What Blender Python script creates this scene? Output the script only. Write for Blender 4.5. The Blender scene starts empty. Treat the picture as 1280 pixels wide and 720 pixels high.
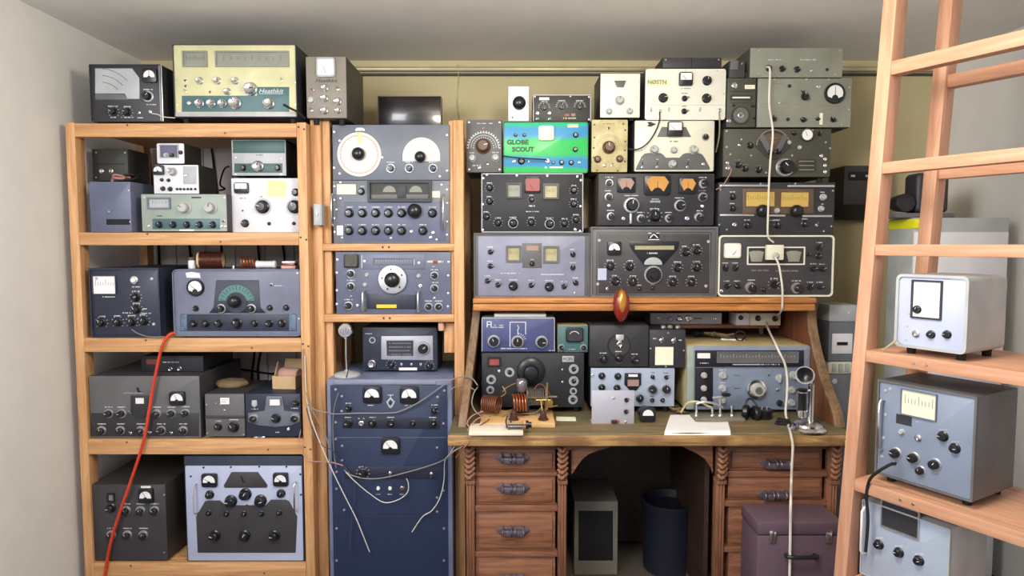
import bpy, bmesh, math, random
from mathutils import Vector, Matrix
random.seed(7)
SC = bpy.context.scene
COL = SC.collection
R = math.radians
F = 820.0
PITCH = R(3.8)
CAM = Vector((0, 0, 1.48))

def ray(px, py):
    u = (px - 640) / F
    v = (360 - py) / F
    return Vector((u, math.cos(PITCH) + v * math.sin(PITCH), -math.sin(PITCH) + v * math.cos(PITCH)))

def P(px, py, Y):
    d = ray(px, py)
    return CAM + d * (Y / d.y)

def Pz(px, py, z):
    d = ray(px, py)
    return CAM + d * ((z - CAM.z) / d.z)

# ------------------------------------------------------------------ materials
MATS = {}
def lin(c):
    c = c / 255.0
    return c / 12.92 if c <= 0.04045 else ((c + 0.055) / 1.055) ** 2.4

def rgba(c):
    return (lin(c[0]), lin(c[1]), lin(c[2]), 1)

def base_mat(name):
    m = bpy.data.materials.new(name)
    m.use_nodes = True
    nt = m.node_tree
    return m, nt, nt.nodes['Principled BSDF']

def paint(name, c, rough=0.5, metal=0.0, var=0.10, scale=9.0, bump=0.0, coat=0.0, dirt=None):
    """painted / plain surface: base colour broken up by noise"""
    if name in MATS:
        return MATS[name]
    m, nt, b = base_mat(name)
    tc = nt.nodes.new('ShaderNodeTexCoord')
    nz = nt.nodes.new('ShaderNodeTexNoise')
    nz.inputs['Scale'].default_value = scale
    nz.inputs['Detail'].default_value = 5
    nt.links.new(tc.outputs['Object'], nz.inputs['Vector'])
    rp = nt.nodes.new('ShaderNodeValToRGB')
    a = rgba(c)
    lo = tuple(x * (1 - var) for x in a[:3]) + (1,)
    hi = tuple(min(1, x * (1 + var)) for x in a[:3]) + (1,)
    if dirt:
        lo = rgba(dirt)
    rp.color_ramp.elements[0].position = 0.35
    rp.color_ramp.elements[1].position = 0.65
    rp.color_ramp.elements[0].color = lo
    rp.color_ramp.elements[1].color = hi
    nt.links.new(nz.outputs['Fac'], rp.inputs['Fac'])
    nt.links.new(rp.outputs['Color'], b.inputs['Base Color'])
    b.inputs['Roughness'].default_value = rough
    b.inputs['Metallic'].default_value = metal
    if coat:
        b.inputs['Coat Weight'].default_value = coat
        b.inputs['Coat Roughness'].default_value = 0.08
    if bump:
        bp = nt.nodes.new('ShaderNodeBump')
        bp.inputs['Strength'].default_value = bump
        bp.inputs['Distance'].default_value = 0.002
        n2 = nt.nodes.new('ShaderNodeTexNoise')
        n2.inputs['Scale'].default_value = 400
        nt.links.new(tc.outputs['Object'], n2.inputs['Vector'])
        nt.links.new(n2.outputs['Fac'], bp.inputs['Height'])
        nt.links.new(bp.outputs['Normal'], b.inputs['Normal'])
    MATS[name] = m
    return m

def wood(name, c0, c1, axis='X', rough=0.55, grain=14.0, knots=True, worn=None):
    """wood with the grain along one object axis"""
    if name in MATS:
        return MATS[name]
    m, nt, b = base_mat(name)
    tc = nt.nodes.new('ShaderNodeTexCoord')
    mp = nt.nodes.new('ShaderNodeMapping')
    s = [grain, grain, grain]
    s['XYZ'.index(axis)] = grain * 0.07
    mp.inputs['Scale'].default_value = s
    nt.links.new(tc.outputs['Object'], mp.inputs['Vector'])
    nz = nt.nodes.new('ShaderNodeTexNoise')
    nz.inputs['Scale'].default_value = 3.0
    nz.inputs['Detail'].default_value = 8
    nz.inputs['Roughness'].default_value = 0.62
    nz.inputs['Distortion'].default_value = 1.0
    nt.links.new(mp.outputs['Vector'], nz.inputs['Vector'])
    rp = nt.nodes.new('ShaderNodeValToRGB')
    e = rp.color_ramp.elements
    e[0].position = 0.30
    e[0].color = rgba(c0)
    e[1].position = 0.66
    e[1].color = rgba(c1)
    nt.links.new(nz.outputs['Fac'], rp.inputs['Fac'])
    out = rp.outputs['Color']
    if worn:
        n3 = nt.nodes.new('ShaderNodeTexNoise')
        n3.inputs['Scale'].default_value = 5.0
        n3.inputs['Detail'].default_value = 9
        nt.links.new(tc.outputs['Object'], n3.inputs['Vector'])
        r3 = nt.nodes.new('ShaderNodeValToRGB')
        r3.color_ramp.elements[0].position = 0.45
        r3.color_ramp.elements[1].position = 0.62
        mx = nt.nodes.new('ShaderNodeMixRGB')
        nt.links.new(n3.outputs['Fac'], r3.inputs['Fac'])
        nt.links.new(r3.outputs['Color'], mx.inputs['Fac'])
        nt.links.new(out, mx.inputs['Color1'])
        mx.inputs['Color2'].default_value = rgba(worn)
        out = mx.outputs['Color']
    nt.links.new(out, b.inputs['Base Color'])
    b.inputs['Roughness'].default_value = rough
    bp = nt.nodes.new('ShaderNodeBump')
    bp.inputs['Strength'].default_value = 0.15
    bp.inputs['Distance'].default_value = 0.002
    nt.links.new(nz.outputs['Fac'], bp.inputs['Height'])
    nt.links.new(bp.outputs['Normal'], b.inputs['Normal'])
    MATS[name] = m
    return m

INK = paint('white ink', (215, 215, 220), 0.6, var=0.03)
BINK = paint('black ink', (34, 34, 36), 0.6, var=0.03)
DINK = paint('dark gap', (22, 22, 24), 0.8, var=0.03)
BLK = paint('black bakelite', (26, 26, 30), 0.28, var=0.15)
BLKM = paint('black bezel', (28, 29, 36), 0.35, var=0.1)
CHR = paint('chrome', (225, 225, 228), 0.16, 1.0, var=0.03)
SIL = paint('satin aluminium', (205, 205, 208), 0.38, 0.85, var=0.05)
WHT = paint('white face', (232, 232, 232), 0.35, var=0.03, coat=0.3)
PAPER = paint('white paper', (238, 236, 238), 0.85, var=0.02)
CREAMP = paint('cream paper', (232, 230, 205), 0.85, var=0.03)
GRYK = paint('grey knob', (172, 174, 172), 0.4, var=0.06)
BRNK = paint('brown bakelite', (92, 66, 52), 0.4, var=0.12)
RUB = paint('rubber', (24, 24, 25), 0.8, var=0.1)
BRASS = paint('brass', (188, 160, 92), 0.32, 0.9, var=0.1)
COPPER = paint('copper', (205, 120, 78), 0.3, 0.9, var=0.12)
COPPERD = paint('dull copper', (150, 98, 78), 0.45, 0.7, var=0.15)

# ------------------------------------------------------------------ mesh tools
def box(bm, x0, x1, y0, y1, z0, z1, mi=0, bev=0.0, seg=2):
    vs = bmesh.ops.create_cube(bm, size=1)['verts']
    for v in vs:
        v.co = Vector(((x0 + x1) / 2 + v.co.x * (x1 - x0), (y0 + y1) / 2 + v.co.y * (y1 - y0), (z0 + z1) / 2 + v.co.z * (z1 - z0)))
    fs = set(f for v in vs for f in v.link_faces)
    for f in fs:
        f.material_index = mi
    if bev > 0:
        bev = min(bev, abs(x1 - x0) * .45, abs(y1 - y0) * .45, abs(z1 - z0) * .45)
        es = list(set(e for v in vs for e in v.link_edges))
        r = bmesh.ops.bevel(bm, geom=es, offset=bev, segments=seg, affect='EDGES', profile=0.5)
        for f in r['faces']:
            f.material_index = mi
    return vs

def rr(x0, z0, x1, z1, r, n=5):
    r = min(r, (x1 - x0) * .49, (z1 - z0) * .49)
    out = []
    for cx, cz, a in ((x1 - r, z0 + r, -90), (x1 - r, z1 - r, 0), (x0 + r, z1 - r, 90), (x0 + r, z0 + r, 180)):
        for i in range(n + 1):
            t = R(a + 90 * i / n)
            out.append((cx + r * math.cos(t), cz + r * math.sin(t)))
    return out

def prism(bm, pts, y0, y1, mi=0, bev=0.0):
    """pts (x,z) outline extruded from y0 (front) to y1 (back)"""
    f = [bm.verts.new((x, y0, z)) for x, z in pts]
    b = [bm.verts.new((x, y1, z)) for x, z in pts]
    n = len(pts)
    fa = bm.faces.new(f)
    fb = bm.faces.new(b[::-1])
    fs = [fa, fb]
    for i in range(n):
        fs.append(bm.faces.new((f[i], b[i], b[(i + 1) % n], f[(i + 1) % n])))
    for q in fs:
        q.material_index = mi
    if bev:
        r = bmesh.ops.bevel(bm, geom=list(fa.edges), offset=bev, segments=2, affect='EDGES', profile=0.5)
        for q in r['faces']:
            q.material_index = mi

def ringprism(bm, outer, inner, y0, y1, mi=0):
    n = len(outer)
    L = [[bm.verts.new((x, y, z)) for x, z in pts] for pts, y in ((outer, y0), (inner, y0), (inner, y1), (outer, y1))]
    for k in range(4):
        A, B = L[k], L[(k + 1) % 4]
        for i in range(n):
            j = (i + 1) % n
            f = bm.faces.new((A[i], A[j], B[j], B[i]))
            f.material_index = mi

def lathe(bm, prof, seg=24, mi=0, M=None, flute=None, cap=True):
    """prof [(r, h)] revolved about -Y (h measured out of the panel); M optional matrix"""
    rings = []
    for k, (r, h) in enumerate(prof):
        if r < 1e-6:
            v = bm.verts.new((0, -h, 0))
            rings.append([v])
        else:
            ring = []
            for i in range(seg):
                a = 2 * math.pi * i / seg
                q = r
                if flute and flute[0] <= k <= flute[1]:
                    q = r * (1 + (0.05 if i % 2 else -0.05))
                ring.append(bm.verts.new((q * math.cos(a), -h, q * math.sin(a))))
            rings.append(ring)
    new = [v for q in rings for v in q]
    for A, B in zip(rings, rings[1:]):
        if len(A) == 1 and len(B) == 1:
            continue
        for i in range(seg):
            j = (i + 1) % seg
            if len(A) == 1:
                f = bm.faces.new((A[0], B[j], B[i]))
            elif len(B) == 1:
                f = bm.faces.new((A[i], A[j], B[0]))
            else:
                f = bm.faces.new((A[i], A[j], B[j], B[i]))
            f.material_index = mi
    if cap and len(rings[0]) > 1:
        f = bm.faces.new(rings[0])
        f.material_index = mi
    if cap and len(rings[-1]) > 1:
        f = bm.faces.new(rings[-1][::-1])
        f.material_index = mi
    if M is not None:
        for v in new:
            v.co = M @ v.co
    return new

UPM = Matrix.Rotation(R(-90), 4, 'X')      # lathe axis -Y  ->  +Z

def smooth_pts(pts, n=6):
    pts = [Vector(p) for p in pts]
    if len(pts) < 3:
        return pts
    out = []
    for i in range(len(pts) - 1):
        p0 = pts[max(i - 1, 0)]
        p1, p2 = pts[i], pts[i + 1]
        p3 = pts[min(i + 2, len(pts) - 1)]
        for k in range(n):
            t = k / n
            out.append(0.5 * ((2 * p1) + (p2 - p0) * t + (2 * p0 - 5 * p1 + 4 * p2 - p3) * t * t + (3 * p1 - p0 - 3 * p2 + p3) * t ** 3))
    out.append(pts[-1])
    return out

def tube(bm, pts, r, seg=8, mi=0, smooth=True, n=6):
    pts = smooth_pts(pts, n) if smooth else [Vector(p) for p in pts]
    rings = []
    up = None
    for i, p in enumerate(pts):
        t = (pts[min(i + 1, len(pts) - 1)] - pts[max(i - 1, 0)])
        if t.length < 1e-9:
            t = Vector((0, 0, 1))
        t.normalize()
        if up is None:
            a = Vector((0, 0, 1)) if abs(t.z) < .9 else Vector((1, 0, 0))
            up = a.cross(t).normalized()
        up = (up - t * up.dot(t))
        up = up.normalized() if up.length > 1e-6 else t.orthogonal().normalized()
        w = t.cross(up)
        rad = r(i / max(1, len(pts) - 1)) if callable(r) else r
        rings.append([bm.verts.new(p + (up * math.cos(2 * math.pi * k / seg) + w * math.sin(2 * math.pi * k / seg)) * rad) for k in range(seg)])
    for A, B in zip(rings, rings[1:]):
        for k in range(seg):
            f = bm.faces.new((A[k], A[(k + 1) % seg], B[(k + 1) % seg], B[k]))
            f.material_index = mi
    for q in (rings[0][::-1], rings[-1]):
        f = bm.faces.new(q)
        f.material_index = mi

def mesh_of(bm, name, mats, sharp=38):
    bmesh.ops.recalc_face_normals(bm, faces=bm.faces)
    me = bpy.data.meshes.new(name)
    bm.to_mesh(me)
    bm.free()
    for m in mats:
        me.materials.append(m)
    me.polygons.foreach_set('use_smooth', [True] * len(me.polygons))
    me.set_sharp_from_angle(angle=R(sharp))
    return me

def put(name, me, parent=None, loc=(0, 0, 0), rot=(0, 0, 0)):
    o = bpy.data.objects.new(name, me)
    COL.objects.link(o)
    o.location = loc
    o.rotation_euler = rot
    if parent is not None:
        o.parent = parent
    return o

def mk(name, bm, mats, parent=None, loc=(0, 0, 0), rot=(0, 0, 0), sharp=38):
    if not isinstance(mats, (list, tuple)):
        mats = [mats]
    return put(name, mesh_of(bm, name, mats, sharp), parent, loc, rot)

def NB():
    return bmesh.new()

def tag(o, label, cat, group=None, kind=None):
    o['label'] = label
    o['category'] = cat
    if group:
        o['group'] = group
    if kind:
        o['kind'] = kind
    return o

def empty(name, loc, rz=0.0):
    o = bpy.data.objects.new(name, None)
    o.empty_display_size = 0.05
    COL.objects.link(o)
    o.location = loc
    o.rotation_euler = (0, 0, rz)
    return o

def structure(name, bm, mats):
    o = mk(name, bm, mats)
    o['kind'] = 'structure'
    return o

TXT = {}
def text_mesh(s, h, shear=0.0, ext=0.0004, bold=0.0):
    """flat lettering in the XY plane, origin at its middle, cap height about h"""
    cu = bpy.data.curves.new('t', 'FONT')
    cu.body = s
    cu.size = h * 1.4
    cu.shear = shear
    cu.align_x = 'CENTER'
    cu.align_y = 'CENTER'
    cu.extrude = ext
    cu.resolution_u = 2
    cu.offset = bold * h
    ob = bpy.data.objects.new('t', cu)
    COL.objects.link(ob)
    bpy.context.view_layer.update()
    dg = bpy.context.evaluated_depsgraph_get()
    me = bpy.data.meshes.new_from_object(ob.evaluated_get(dg))
    bpy.data.objects.remove(ob)
    bpy.data.curves.remove(cu)
    return me

# ------------------------------------------------------------------ small parts shared by many panels
KM = {}
def knob_mesh(style, r):
    r = round(r, 4)
    key = (style, r)
    if key in KM:
        return KM[key]
    bm = NB()
    mats = [BLK, INK]
    if style in ('blk', 'gry', 'brn'):
        mats = [{'blk': BLK, 'gry': GRYK, 'brn': BRNK}[style], INK if style != 'gry' else BINK]
        lathe(bm, [(r, 0), (r, .16 * r), (.86 * r, .26 * r), (.78 * r, .3 * r), (.72 * r, 1.05 * r), (.6 * r, 1.18 * r), (0, 1.2 * r)], 28, 0, flute=(3, 4))
        box(bm, -.05 * r, .05 * r, -1.25 * r, -1.1 * r, .12 * r, .62 * r, 1)
    elif style == 'chr':
        mats = [CHR, BINK]
        lathe(bm, [(r, 0), (r, .22 * r), (.9 * r, .32 * r), (.8 * r, .36 * r), (.78 * r, 1.1 * r), (.7 * r, 1.2 * r), (.55 * r, 1.12 * r), (0, 1.1 * r)], 28, 0, flute=(3, 4))
        box(bm, -.05 * r, .05 * r, -1.22 * r, -1.05 * r, .1 * r, .6 * r, 1)
    elif style == 'ring':
        mats = [SIL, BLK, INK]
        lathe(bm, [(r, 0), (r, .1 * r), (.9 * r, .2 * r), (0, .2 * r)], 32, 0)
        lathe(bm, [(.74 * r, .15 * r), (.7 * r, .95 * r), (.6 * r, 1.08 * r), (0, 1.1 * r)], 28, 1, flute=(0, 1))
        box(bm, -.04 * r, .04 * r, -1.14 * r, -1.0 * r, .12 * r, .55 * r, 2)
    elif style == 'half':
        mats = [SIL, BLK, INK]
        lathe(bm, [(r, 0), (.98 * r, .12 * r), (.86 * r, .3 * r), (0, .3 * r)], 32, 0)
        lathe(bm, [(.72 * r, .2 * r), (.68 * r, .9 * r), (.58 * r, 1.0 * r), (0, 1.02 * r)], 28, 1, M=Matrix.Translation((0.06 * r, 0, -0.08 * r)), flute=(0, 1))
        box(bm, -.04 * r, .04 * r, -1.06 * r, -.95 * r, .1 * r, .5 * r, 2)
    elif style == 'bar':
        lathe(bm, [(.8 * r, 0), (.8 * r, .25 * r), (.7 * r, .35 * r), (0, .35 * r)], 24, 0)
        prism(bm, [(-.3 * r, -.75 * r), (.3 * r, -.75 * r), (.34 * r, -.1 * r), (.1 * r, 1.15 * r), (-.1 * r, 1.15 * r), (-.34 * r, -.1 * r)], -1.0 * r, -.3 * r, 0, .08 * r)
        box(bm, -.04 * r, .04 * r, -1.03 * r, -.95 * r, .3 * r, 1.0 * r, 1)
    elif style == 'gbar':
        mats = [GRYK, INK]
        lathe(bm, [(.8 * r, 0), (.8 * r, .25 * r), (.7 * r, .35 * r), (0, .35 * r)], 24, 0)
        prism(bm, rr(-.34 * r, -r, .34 * r, r, .33 * r), -1.0 * r, -.3 * r, 0, .08 * r)
        box(bm, -.04 * r, .04 * r, -1.03 * r, -.95 * r, .3 * r, .9 * r, 1)
    elif style == 'big':
        mats = [BLK, SIL]
        lathe(bm, [(r, 0), (r, .08 * r), (.93 * r, .16 * r), (0, .16 * r)], 40, 1)
        lathe(bm, [(.84 * r, .12 * r), (.8 * r, .5 * r), (.72 * r, .6 * r), (.5 * r, .62 * r), (.46 * r, .8 * r), (.36 * r, .88 * r), (0, .88 * r)], 36, 0, flute=(0, 1))
    elif style == 'bigd':
        mats = [BLK, BLKM]
        lathe(bm, [(r, 0), (r, .1 * r), (.95 * r, .16 * r), (.62 * r, .24 * r), (0, .24 * r)], 40, 1)
        lathe(bm, [(.55 * r, .2 * r), (.52 * r, .6 * r), (.45 * r, .72 * r), (.25 * r, .78 * r), (0, .8 * r)], 36, 0, flute=(0, 1))
    elif style == 'dial':
        mats = [SIL, BLK, BINK]
        lathe(bm, [(r, 0), (r, .1 * r), (.97 * r, .16 * r), (.6 * r, .22 * r), (0, .22 * r)], 48, 0)
        lathe(bm, [(.52 * r, .2 * r), (.53 * r, .4 * r), (.46 * r, .62 * r), (.3 * r, .74 * r), (0, .78 * r)], 36, 1)
        for k in range(5):
            a = R(90 - 72 * k + 8)
            box(bm, .72 * r * math.cos(a) - .05 * r, .72 * r * math.cos(a) + .05 * r, -.24 * r, -.15 * r, .72 * r * math.sin(a) - .06 * r, .72 * r * math.sin(a) + .06 * r, 2)
    elif style == 'chrbig':
        mats = [CHR, GRYK]
        lathe(bm, [(r, 0), (r, .15 * r), (.95 * r, .25 * r), (.72 * r, .3 * r), (0, .3 * r)], 40, 0)
        lathe(bm, [(.66 * r, .25 * r), (.62 * r, .7 * r), (.54 * r, .8 * r), (0, .8 * r)], 32, 1, flute=(0, 1))
        lathe(bm, [(.4 * r, .78 * r), (.36 * r, .86 * r), (0, .86 * r)], 28, 0)
    elif style == 'ball':
        mats = [BLK, CHR]
        lathe(bm, [(.9 * r, 0), (r, .3 * r), (.98 * r, .7 * r), (.8 * r, 1.1 * r), (.5 * r, 1.3 * r), (0, 1.4 * r)], 28, 0)
    me = mesh_of(bm, 'knob', mats)
    KM[key] = me
    return me

def toggle_mesh(r, up=1):
    key = ('tog', round(r, 4), up)
    if key not in KM:
        bm = NB()
        lathe(bm, [(r, 0), (r, .35 * r), (.75 * r, .5 * r), (0, .5 * r)], 6, 0)
        tube(bm, [(0, -.4 * r, 0), (0, -1.6 * r, .7 * r * up), (0, -2.6 * r, 1.5 * r * up)], lambda t: r * (.22 + .18 * t), 8)
        KM[key] = mesh_of(bm, 'toggle', [CHR])
    return KM[key]

def jack_mesh(r):
    key = ('jack', round(r, 4))
    if key not in KM:
        bm = NB()
        lathe(bm, [(r, 0), (r, .4 * r), (.8 * r, .55 * r), (.5 * r, .55 * r), (.45 * r, .3 * r)], 20, 0)
        lathe(bm, [(.46 * r, .28 * r), (0, .28 * r)], 16, 1)
        KM[key] = mesh_of(bm, 'jack', [CHR, DINK])
    return KM[key]

def lamp_mesh(r, mat):
    key = ('lamp', round(r, 4), mat.name)
    if key not in KM:
        bm = NB()
        lathe(bm, [(r, 0), (r, .3 * r), (.85 * r, .4 * r), (0, .4 * r)], 20, 0)
        lathe(bm, [(.75 * r, .35 * r), (.72 * r, .7 * r), (.5 * r, 1.0 * r), (0, 1.1 * r)], 20, 1)
        KM[key] = mesh_of(bm, 'lamp', [CHR, mat])
    return KM[key]
# ------------------------------------------------------------------ a boxed piece of equipment with a front panel
class Dev:
    def __init__(s, name, label, cat, rect, Y, depth, body, panel=None, on=None, yaw=0.0, rnd=0.004, rim=0.0, prect=None,
                 group=None, ink=INK, feet=True, fullback=False, anchor=None):
        x0, y0, x1, y1 = rect
        s.ink = ink
        s.yaw = yaw
        a = R(yaw)
        s.ex = Vector((math.cos(a), math.sin(a), 0))
        s.n = Vector((math.sin(a), -math.cos(a), 0))
        ym = (y0 + y1) / 2
        s.A = P(x0, ym, Y)
        s.k = s.A.y / F
        s.w = s.raw(x1, ym)[0]
        zt, zb = s.raw(x0, y0)[1], s.raw(x0, y1)[1]
        if isinstance(on, Dev):
            on = on.top
        s.base = zb if on is None else on
        gap = zb - s.base
        gap = max(gap, 0.0)
        if gap > 0.045:
            gap = 0.02
        if not feet or gap < .0035:
            gap = 0.0
        s.h = zt - s.base
        s.top = zt + 0.0005
        s.gap = gap
        c = s.A + s.ex * (s.w / 2)
        s.root = tag(empty(name, (c.x, c.y, s.base), a), label, cat, group)
        s.depth = depth
        s.pf = -0.004
        s.up = 0.0
        w, h = s.w, s.h
        bm = NB()
        if rnd > 0.008:
            prism(bm, rr(-w / 2, gap, w / 2, h, rnd), 0, depth, 0)
        else:
            box(bm, -w / 2, w / 2, 0, depth, gap, h, 0, rnd)
        if rim > 0:
            q = rim
            ringprism(bm, rr(-w / 2, gap, w / 2, h, max(rnd, .002)), rr(-w / 2 + q, gap + q, w / 2 - q, h - q, max(rnd * .7, .002)), -0.009, 0.001, 0)
        s.cab = mk('cabinet', bm, [body], s.root)
        if gap > 0.004:
            for fx in (-w / 2 + .03, w / 2 - .03):
                for fy in (.03, depth - .03):
                    b = NB()
                    lathe(b, [(.011, 0), (.013, gap + .001), (0, gap + .001)], 14, 0, M=UPM)
                    mk('foot', b, [RUB], s.root, (fx, fy, 0))
        s.pmats = [panel or body, ink, SIL, DINK]
        s.pb = NB()
        if prect:
            X0, Z0 = s.L(prect[0], prect[3])
            X1, Z1 = s.L(prect[2], prect[1])
        else:
            e = max(rim, .0015)
            X0, Z0, X1, Z1 = -w / 2 + e, gap + e, w / 2 - e, h - e
        s.prs = (X0, Z0, X1, Z1)
        prism(s.pb, rr(X0, Z0, X1, Z1, max(rnd * .8, .0015)), s.pf, 0.0005, 0, .0008)

    def raw(s, px, py):
        d = ray(px, py)
        t = (s.A - CAM).dot(s.n) / d.dot(s.n)
        q = CAM + d * t
        return ((q - s.A).dot(s.ex), q.z)

    def L(s, px, py):
        x, z = s.raw(px, py)
        return (x - s.w / 2, z - s.base)

    def mi(s, mat):
        if mat not in s.pmats:
            s.pmats.append(mat)
        return s.pmats.index(mat)

    # --- things printed on or screwed into the panel
    def mark(s, x0, y0, x1, y1, mat=None, t=.0004):
        X0, Z0 = s.L(x0, y1)
        X1, Z1 = s.L(x1, y0)
        box(s.pb, X0, X1, s.pf - s.up - t, s.pf - s.up + .0004, Z0, Z1, s.mi(mat or s.ink))

    def line(s, x0, y0, x1, y1, wpx=.6, mat=None, off=0):
        A, B = Vector((*s.L(x0, y0),)), Vector((*s.L(x1, y1),))
        d = (B - A).normalized()
        n = Vector((-d.y, d.x)) * wpx * s.k / 2
        prism(s.pb, [(A - n)[:], (B - n)[:], (B + n)[:], (A + n)[:]], s.pf - off - s.up - .0005, s.pf - off - s.up + .0004, s.mi(mat or s.ink))

    def leg(s, px, py, w, h=1.3, mat=None):
        """a legend too small to read: a run of letter-sized strokes"""
        x = px - w / 2
        rnd = random.Random(int(px * 31 + py * 17))
        while x < px + w / 2 - .4:
            q = rnd.uniform(.5, 1.1)
            if rnd.random() < .86:
                hh = h * rnd.uniform(.7, 1)
                s.mark(x, py - hh / 2, min(x + q, px + w / 2), py + hh / 2, mat)
            x += q + .35
        return s

    def text(s, t, px, py, hpx, mat=None, shear=0.0, wpx=None, bold=0.0):
        me = text_mesh(t, hpx * s.k, shear, bold=bold)
        X, Z = s.L(px, py)
        i = s.mi(mat or s.ink)
        xs = [v.co.x for v in me.vertices]
        sx = 1.0
        if wpx:
            sx = wpx * s.k / (max(xs) - min(xs))
        off = s.raw(px + 1, py)[0] - s.raw(px, py)[0]
        old = set(s.pb.faces)
        me.transform(Matrix.Translation((X, s.pf - s.up - .0003, Z)) @ Matrix.Rotation(R(90), 4, 'X') @ Matrix.Diagonal((sx, 1, 1, 1)))
        s.pb.from_mesh(me)
        s.pb.faces.ensure_lookup_table()
        for f in s.pb.faces:
            if f not in old:
                f.material_index = i
        bpy.data.meshes.remove(me)

    def ticks(s, px, py, r, n=9, a0=-40, a1=220, mat=None, ln=.25):
        X, Z = s.L(px, py)
        r = r * s.k
        for i in range(n):
            a = R(a0 + (a1 - a0) * i / (n - 1))
            d = Vector((math.cos(a), math.sin(a)))
            q = Vector((-d.y, d.x)) * r * .035
            A, B = Vector((X, Z)) + d * r, Vector((X, Z)) + d * r * (1 + ln)
            prism(s.pb, [(A - q)[:], (A + q)[:], (B + q)[:], (B - q)[:]], s.pf - s.up - .0004, s.pf - s.up + .0004, s.mi(mat or s.ink))

    def arc(s, px, py, r, a0, a1, wpx=.7, mat=None, n=20):
        X, Z = s.L(px, py)
        pts = []
        for q, rng in ((r + wpx / 2, range(n + 1)), (r - wpx / 2, range(n, -1, -1))):
            for i in rng:
                a = R(a0 + (a1 - a0) * i / n)
                pts.append((X + q * s.k * math.cos(a), Z + q * s.k * math.sin(a)))
        prism(s.pb, pts, s.pf - s.up - .0004, s.pf - s.up + .0004, s.mi(mat or s.ink))

    def screws(s, pts, r=1.1, mat=SIL):
        for px, py in pts:
            X, Z = s.L(px, py)
            lathe(s.pb, [(r * s.k, 0), (r * s.k * .9, r * s.k * .45), (0, r * s.k * .6)], 10, s.mi(mat), M=Matrix.Translation((X, s.pf, Z)), cap=False)

    # --- parts
    def knob(s, px, py, r, style='blk', leg=True, rot=None, off=0.0, tick=False, mat=None):
        X, Z = s.L(px, py)
        rot = random.uniform(-1.6, 1.6) if rot is None else rot
        o = put('knob', knob_mesh(style, r * s.k), s.root, (X, s.pf - off, Z), (0, rot, 0))
        u = s.up
        s.up = max(u, off)
        if leg:
            s.leg(px, py - r - 2.0, r * 1.7)
        if tick:
            s.ticks(px, py, r * 1.15)
        s.up = u
        return o

    def knobs(s, pts, r, style='blk', **k):
        for p in pts:
            s.knob(p[0], p[1], p[2] if len(p) > 2 else r, style, **k)

    def toggle(s, px, py, r=1.6, up=1):
        X, Z = s.L(px, py)
        put('toggle_switch', toggle_mesh(r * s.k, up), s.root, (X, s.pf, Z))

    def jack(s, px, py, r=2.5):
        X, Z = s.L(px, py)
        put('jack', jack_mesh(r * s.k), s.root, (X, s.pf, Z))

    def lamp(s, px, py, r=2.5, mat=WHT):
        X, Z = s.L(px, py)
        put('pilot_lamp', lamp_mesh(r * s.k, mat), s.root, (X, s.pf, Z))

    def meter(s, x0, y0, x1, y1, style='dome', face=WHT, bez=None, ang=None, off=0.0):
        X0, Z0 = s.L(x0, y1)
        X1, Z1 = s.L(x1, y0)
        w, h = X1 - X0, Z1 - Z0
        cx, cz = (X0 + X1) / 2, (Z0 + Z1) / 2
        bm = NB()
        t = s.pf - off
        if style in ('round', 'rwhite'):
            lathe(bm, [(w / 2, 0), (w / 2, .008), (w * .46, .012), (w * .42, .0125), (w * .4, .009), (0, .009)], 36, 0, M=Matrix.Translation((0, 0, 0)))
        else:
            prism(bm, rr(-w / 2, -h / 2, w / 2, h / 2, .12 * w), -.012, .0005, 0, .002)
        o = mk('meter', bm, [bez or BLKM], s.root, (cx, t, cz))
        fb = NB()
        yf = -.0132
        pts = []
        if style == 'dome':
            r = .39 * w
            zc = -.06 * h
            pts = [(r * math.cos(R(a)), zc + min(.44 * h, r * math.sin(R(a)) * 1.0)) for a in range(0, 181, 12)]
            q = r * .3
            pts += [(-r, zc - .09 * h)] + [(-q * math.cos(R(a)), zc - .09 * h + q * .8 * math.sin(R(a))) for a in range(0, 181, 30)] + [(r, zc - .09 * h)]
            nz = zc - .02 * h
        elif style == 'round':
            r = .38 * w
            pts = [(r * math.cos(R(a)), r * math.sin(R(a))) for a in range(-25, 206, 10)]
            q = r * .42
            pts += [(q * math.cos(R(a)), -.62 * r + q * math.sin(R(a))) for a in range(180, -1, -30)]
            yf = -.0098
            nz = -.2 * r
        elif style == 'rwhite':
            r = .4 * w
            pts = [(r * math.cos(R(a)), r * math.sin(R(a))) for a in range(0, 360, 12)]
            yf = -.0098
            nz = -.3 * r
        elif style == 'fan':
            r = .42 * w
            pts = [(-r, .12 * h), (-.6 * r, .4 * h), (.6 * r, .4 * h), (r, .12 * h), (.55 * r, -.33 * h)]
            pts += [(.45 * r * math.cos(R(a)), -.36 * h + .4 * r * math.sin(R(a))) for a in range(20, 161, 28)]
            pts += [(-.55 * r, -.33 * h)]
            nz = -.25 * h
        elif style == 'upper':
            pts = rr(-.42 * w, -.08 * h, .42 * w, .42 * h, .03 * w)
            nz = -.06 * h
        else:
            pts = rr(-.42 * w, -.4 * h, .42 * w, .4 * h, .08 * w)
            nz = -.3 * h
        prism(fb, pts, yf, -.008, 0)
        f = mk('dial_face', fb, [face], o)
        nb = NB()
        ang = random.uniform(15, 60) if ang is None else ang
        ln = min(w, h) * .42
        a = R(ang)
        d = Vector((-math.sin(a), math.cos(a)))
        q = Vector((-d.y, d.x)) * w * .014
        A = Vector((0, nz))
        B = A + d * ln
        prism(nb, [(A - q)[:], (B - q * .5)[:], (B + q * .5)[:], (A + q)[:]], yf - .0008, yf + .0004, 0)
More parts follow.
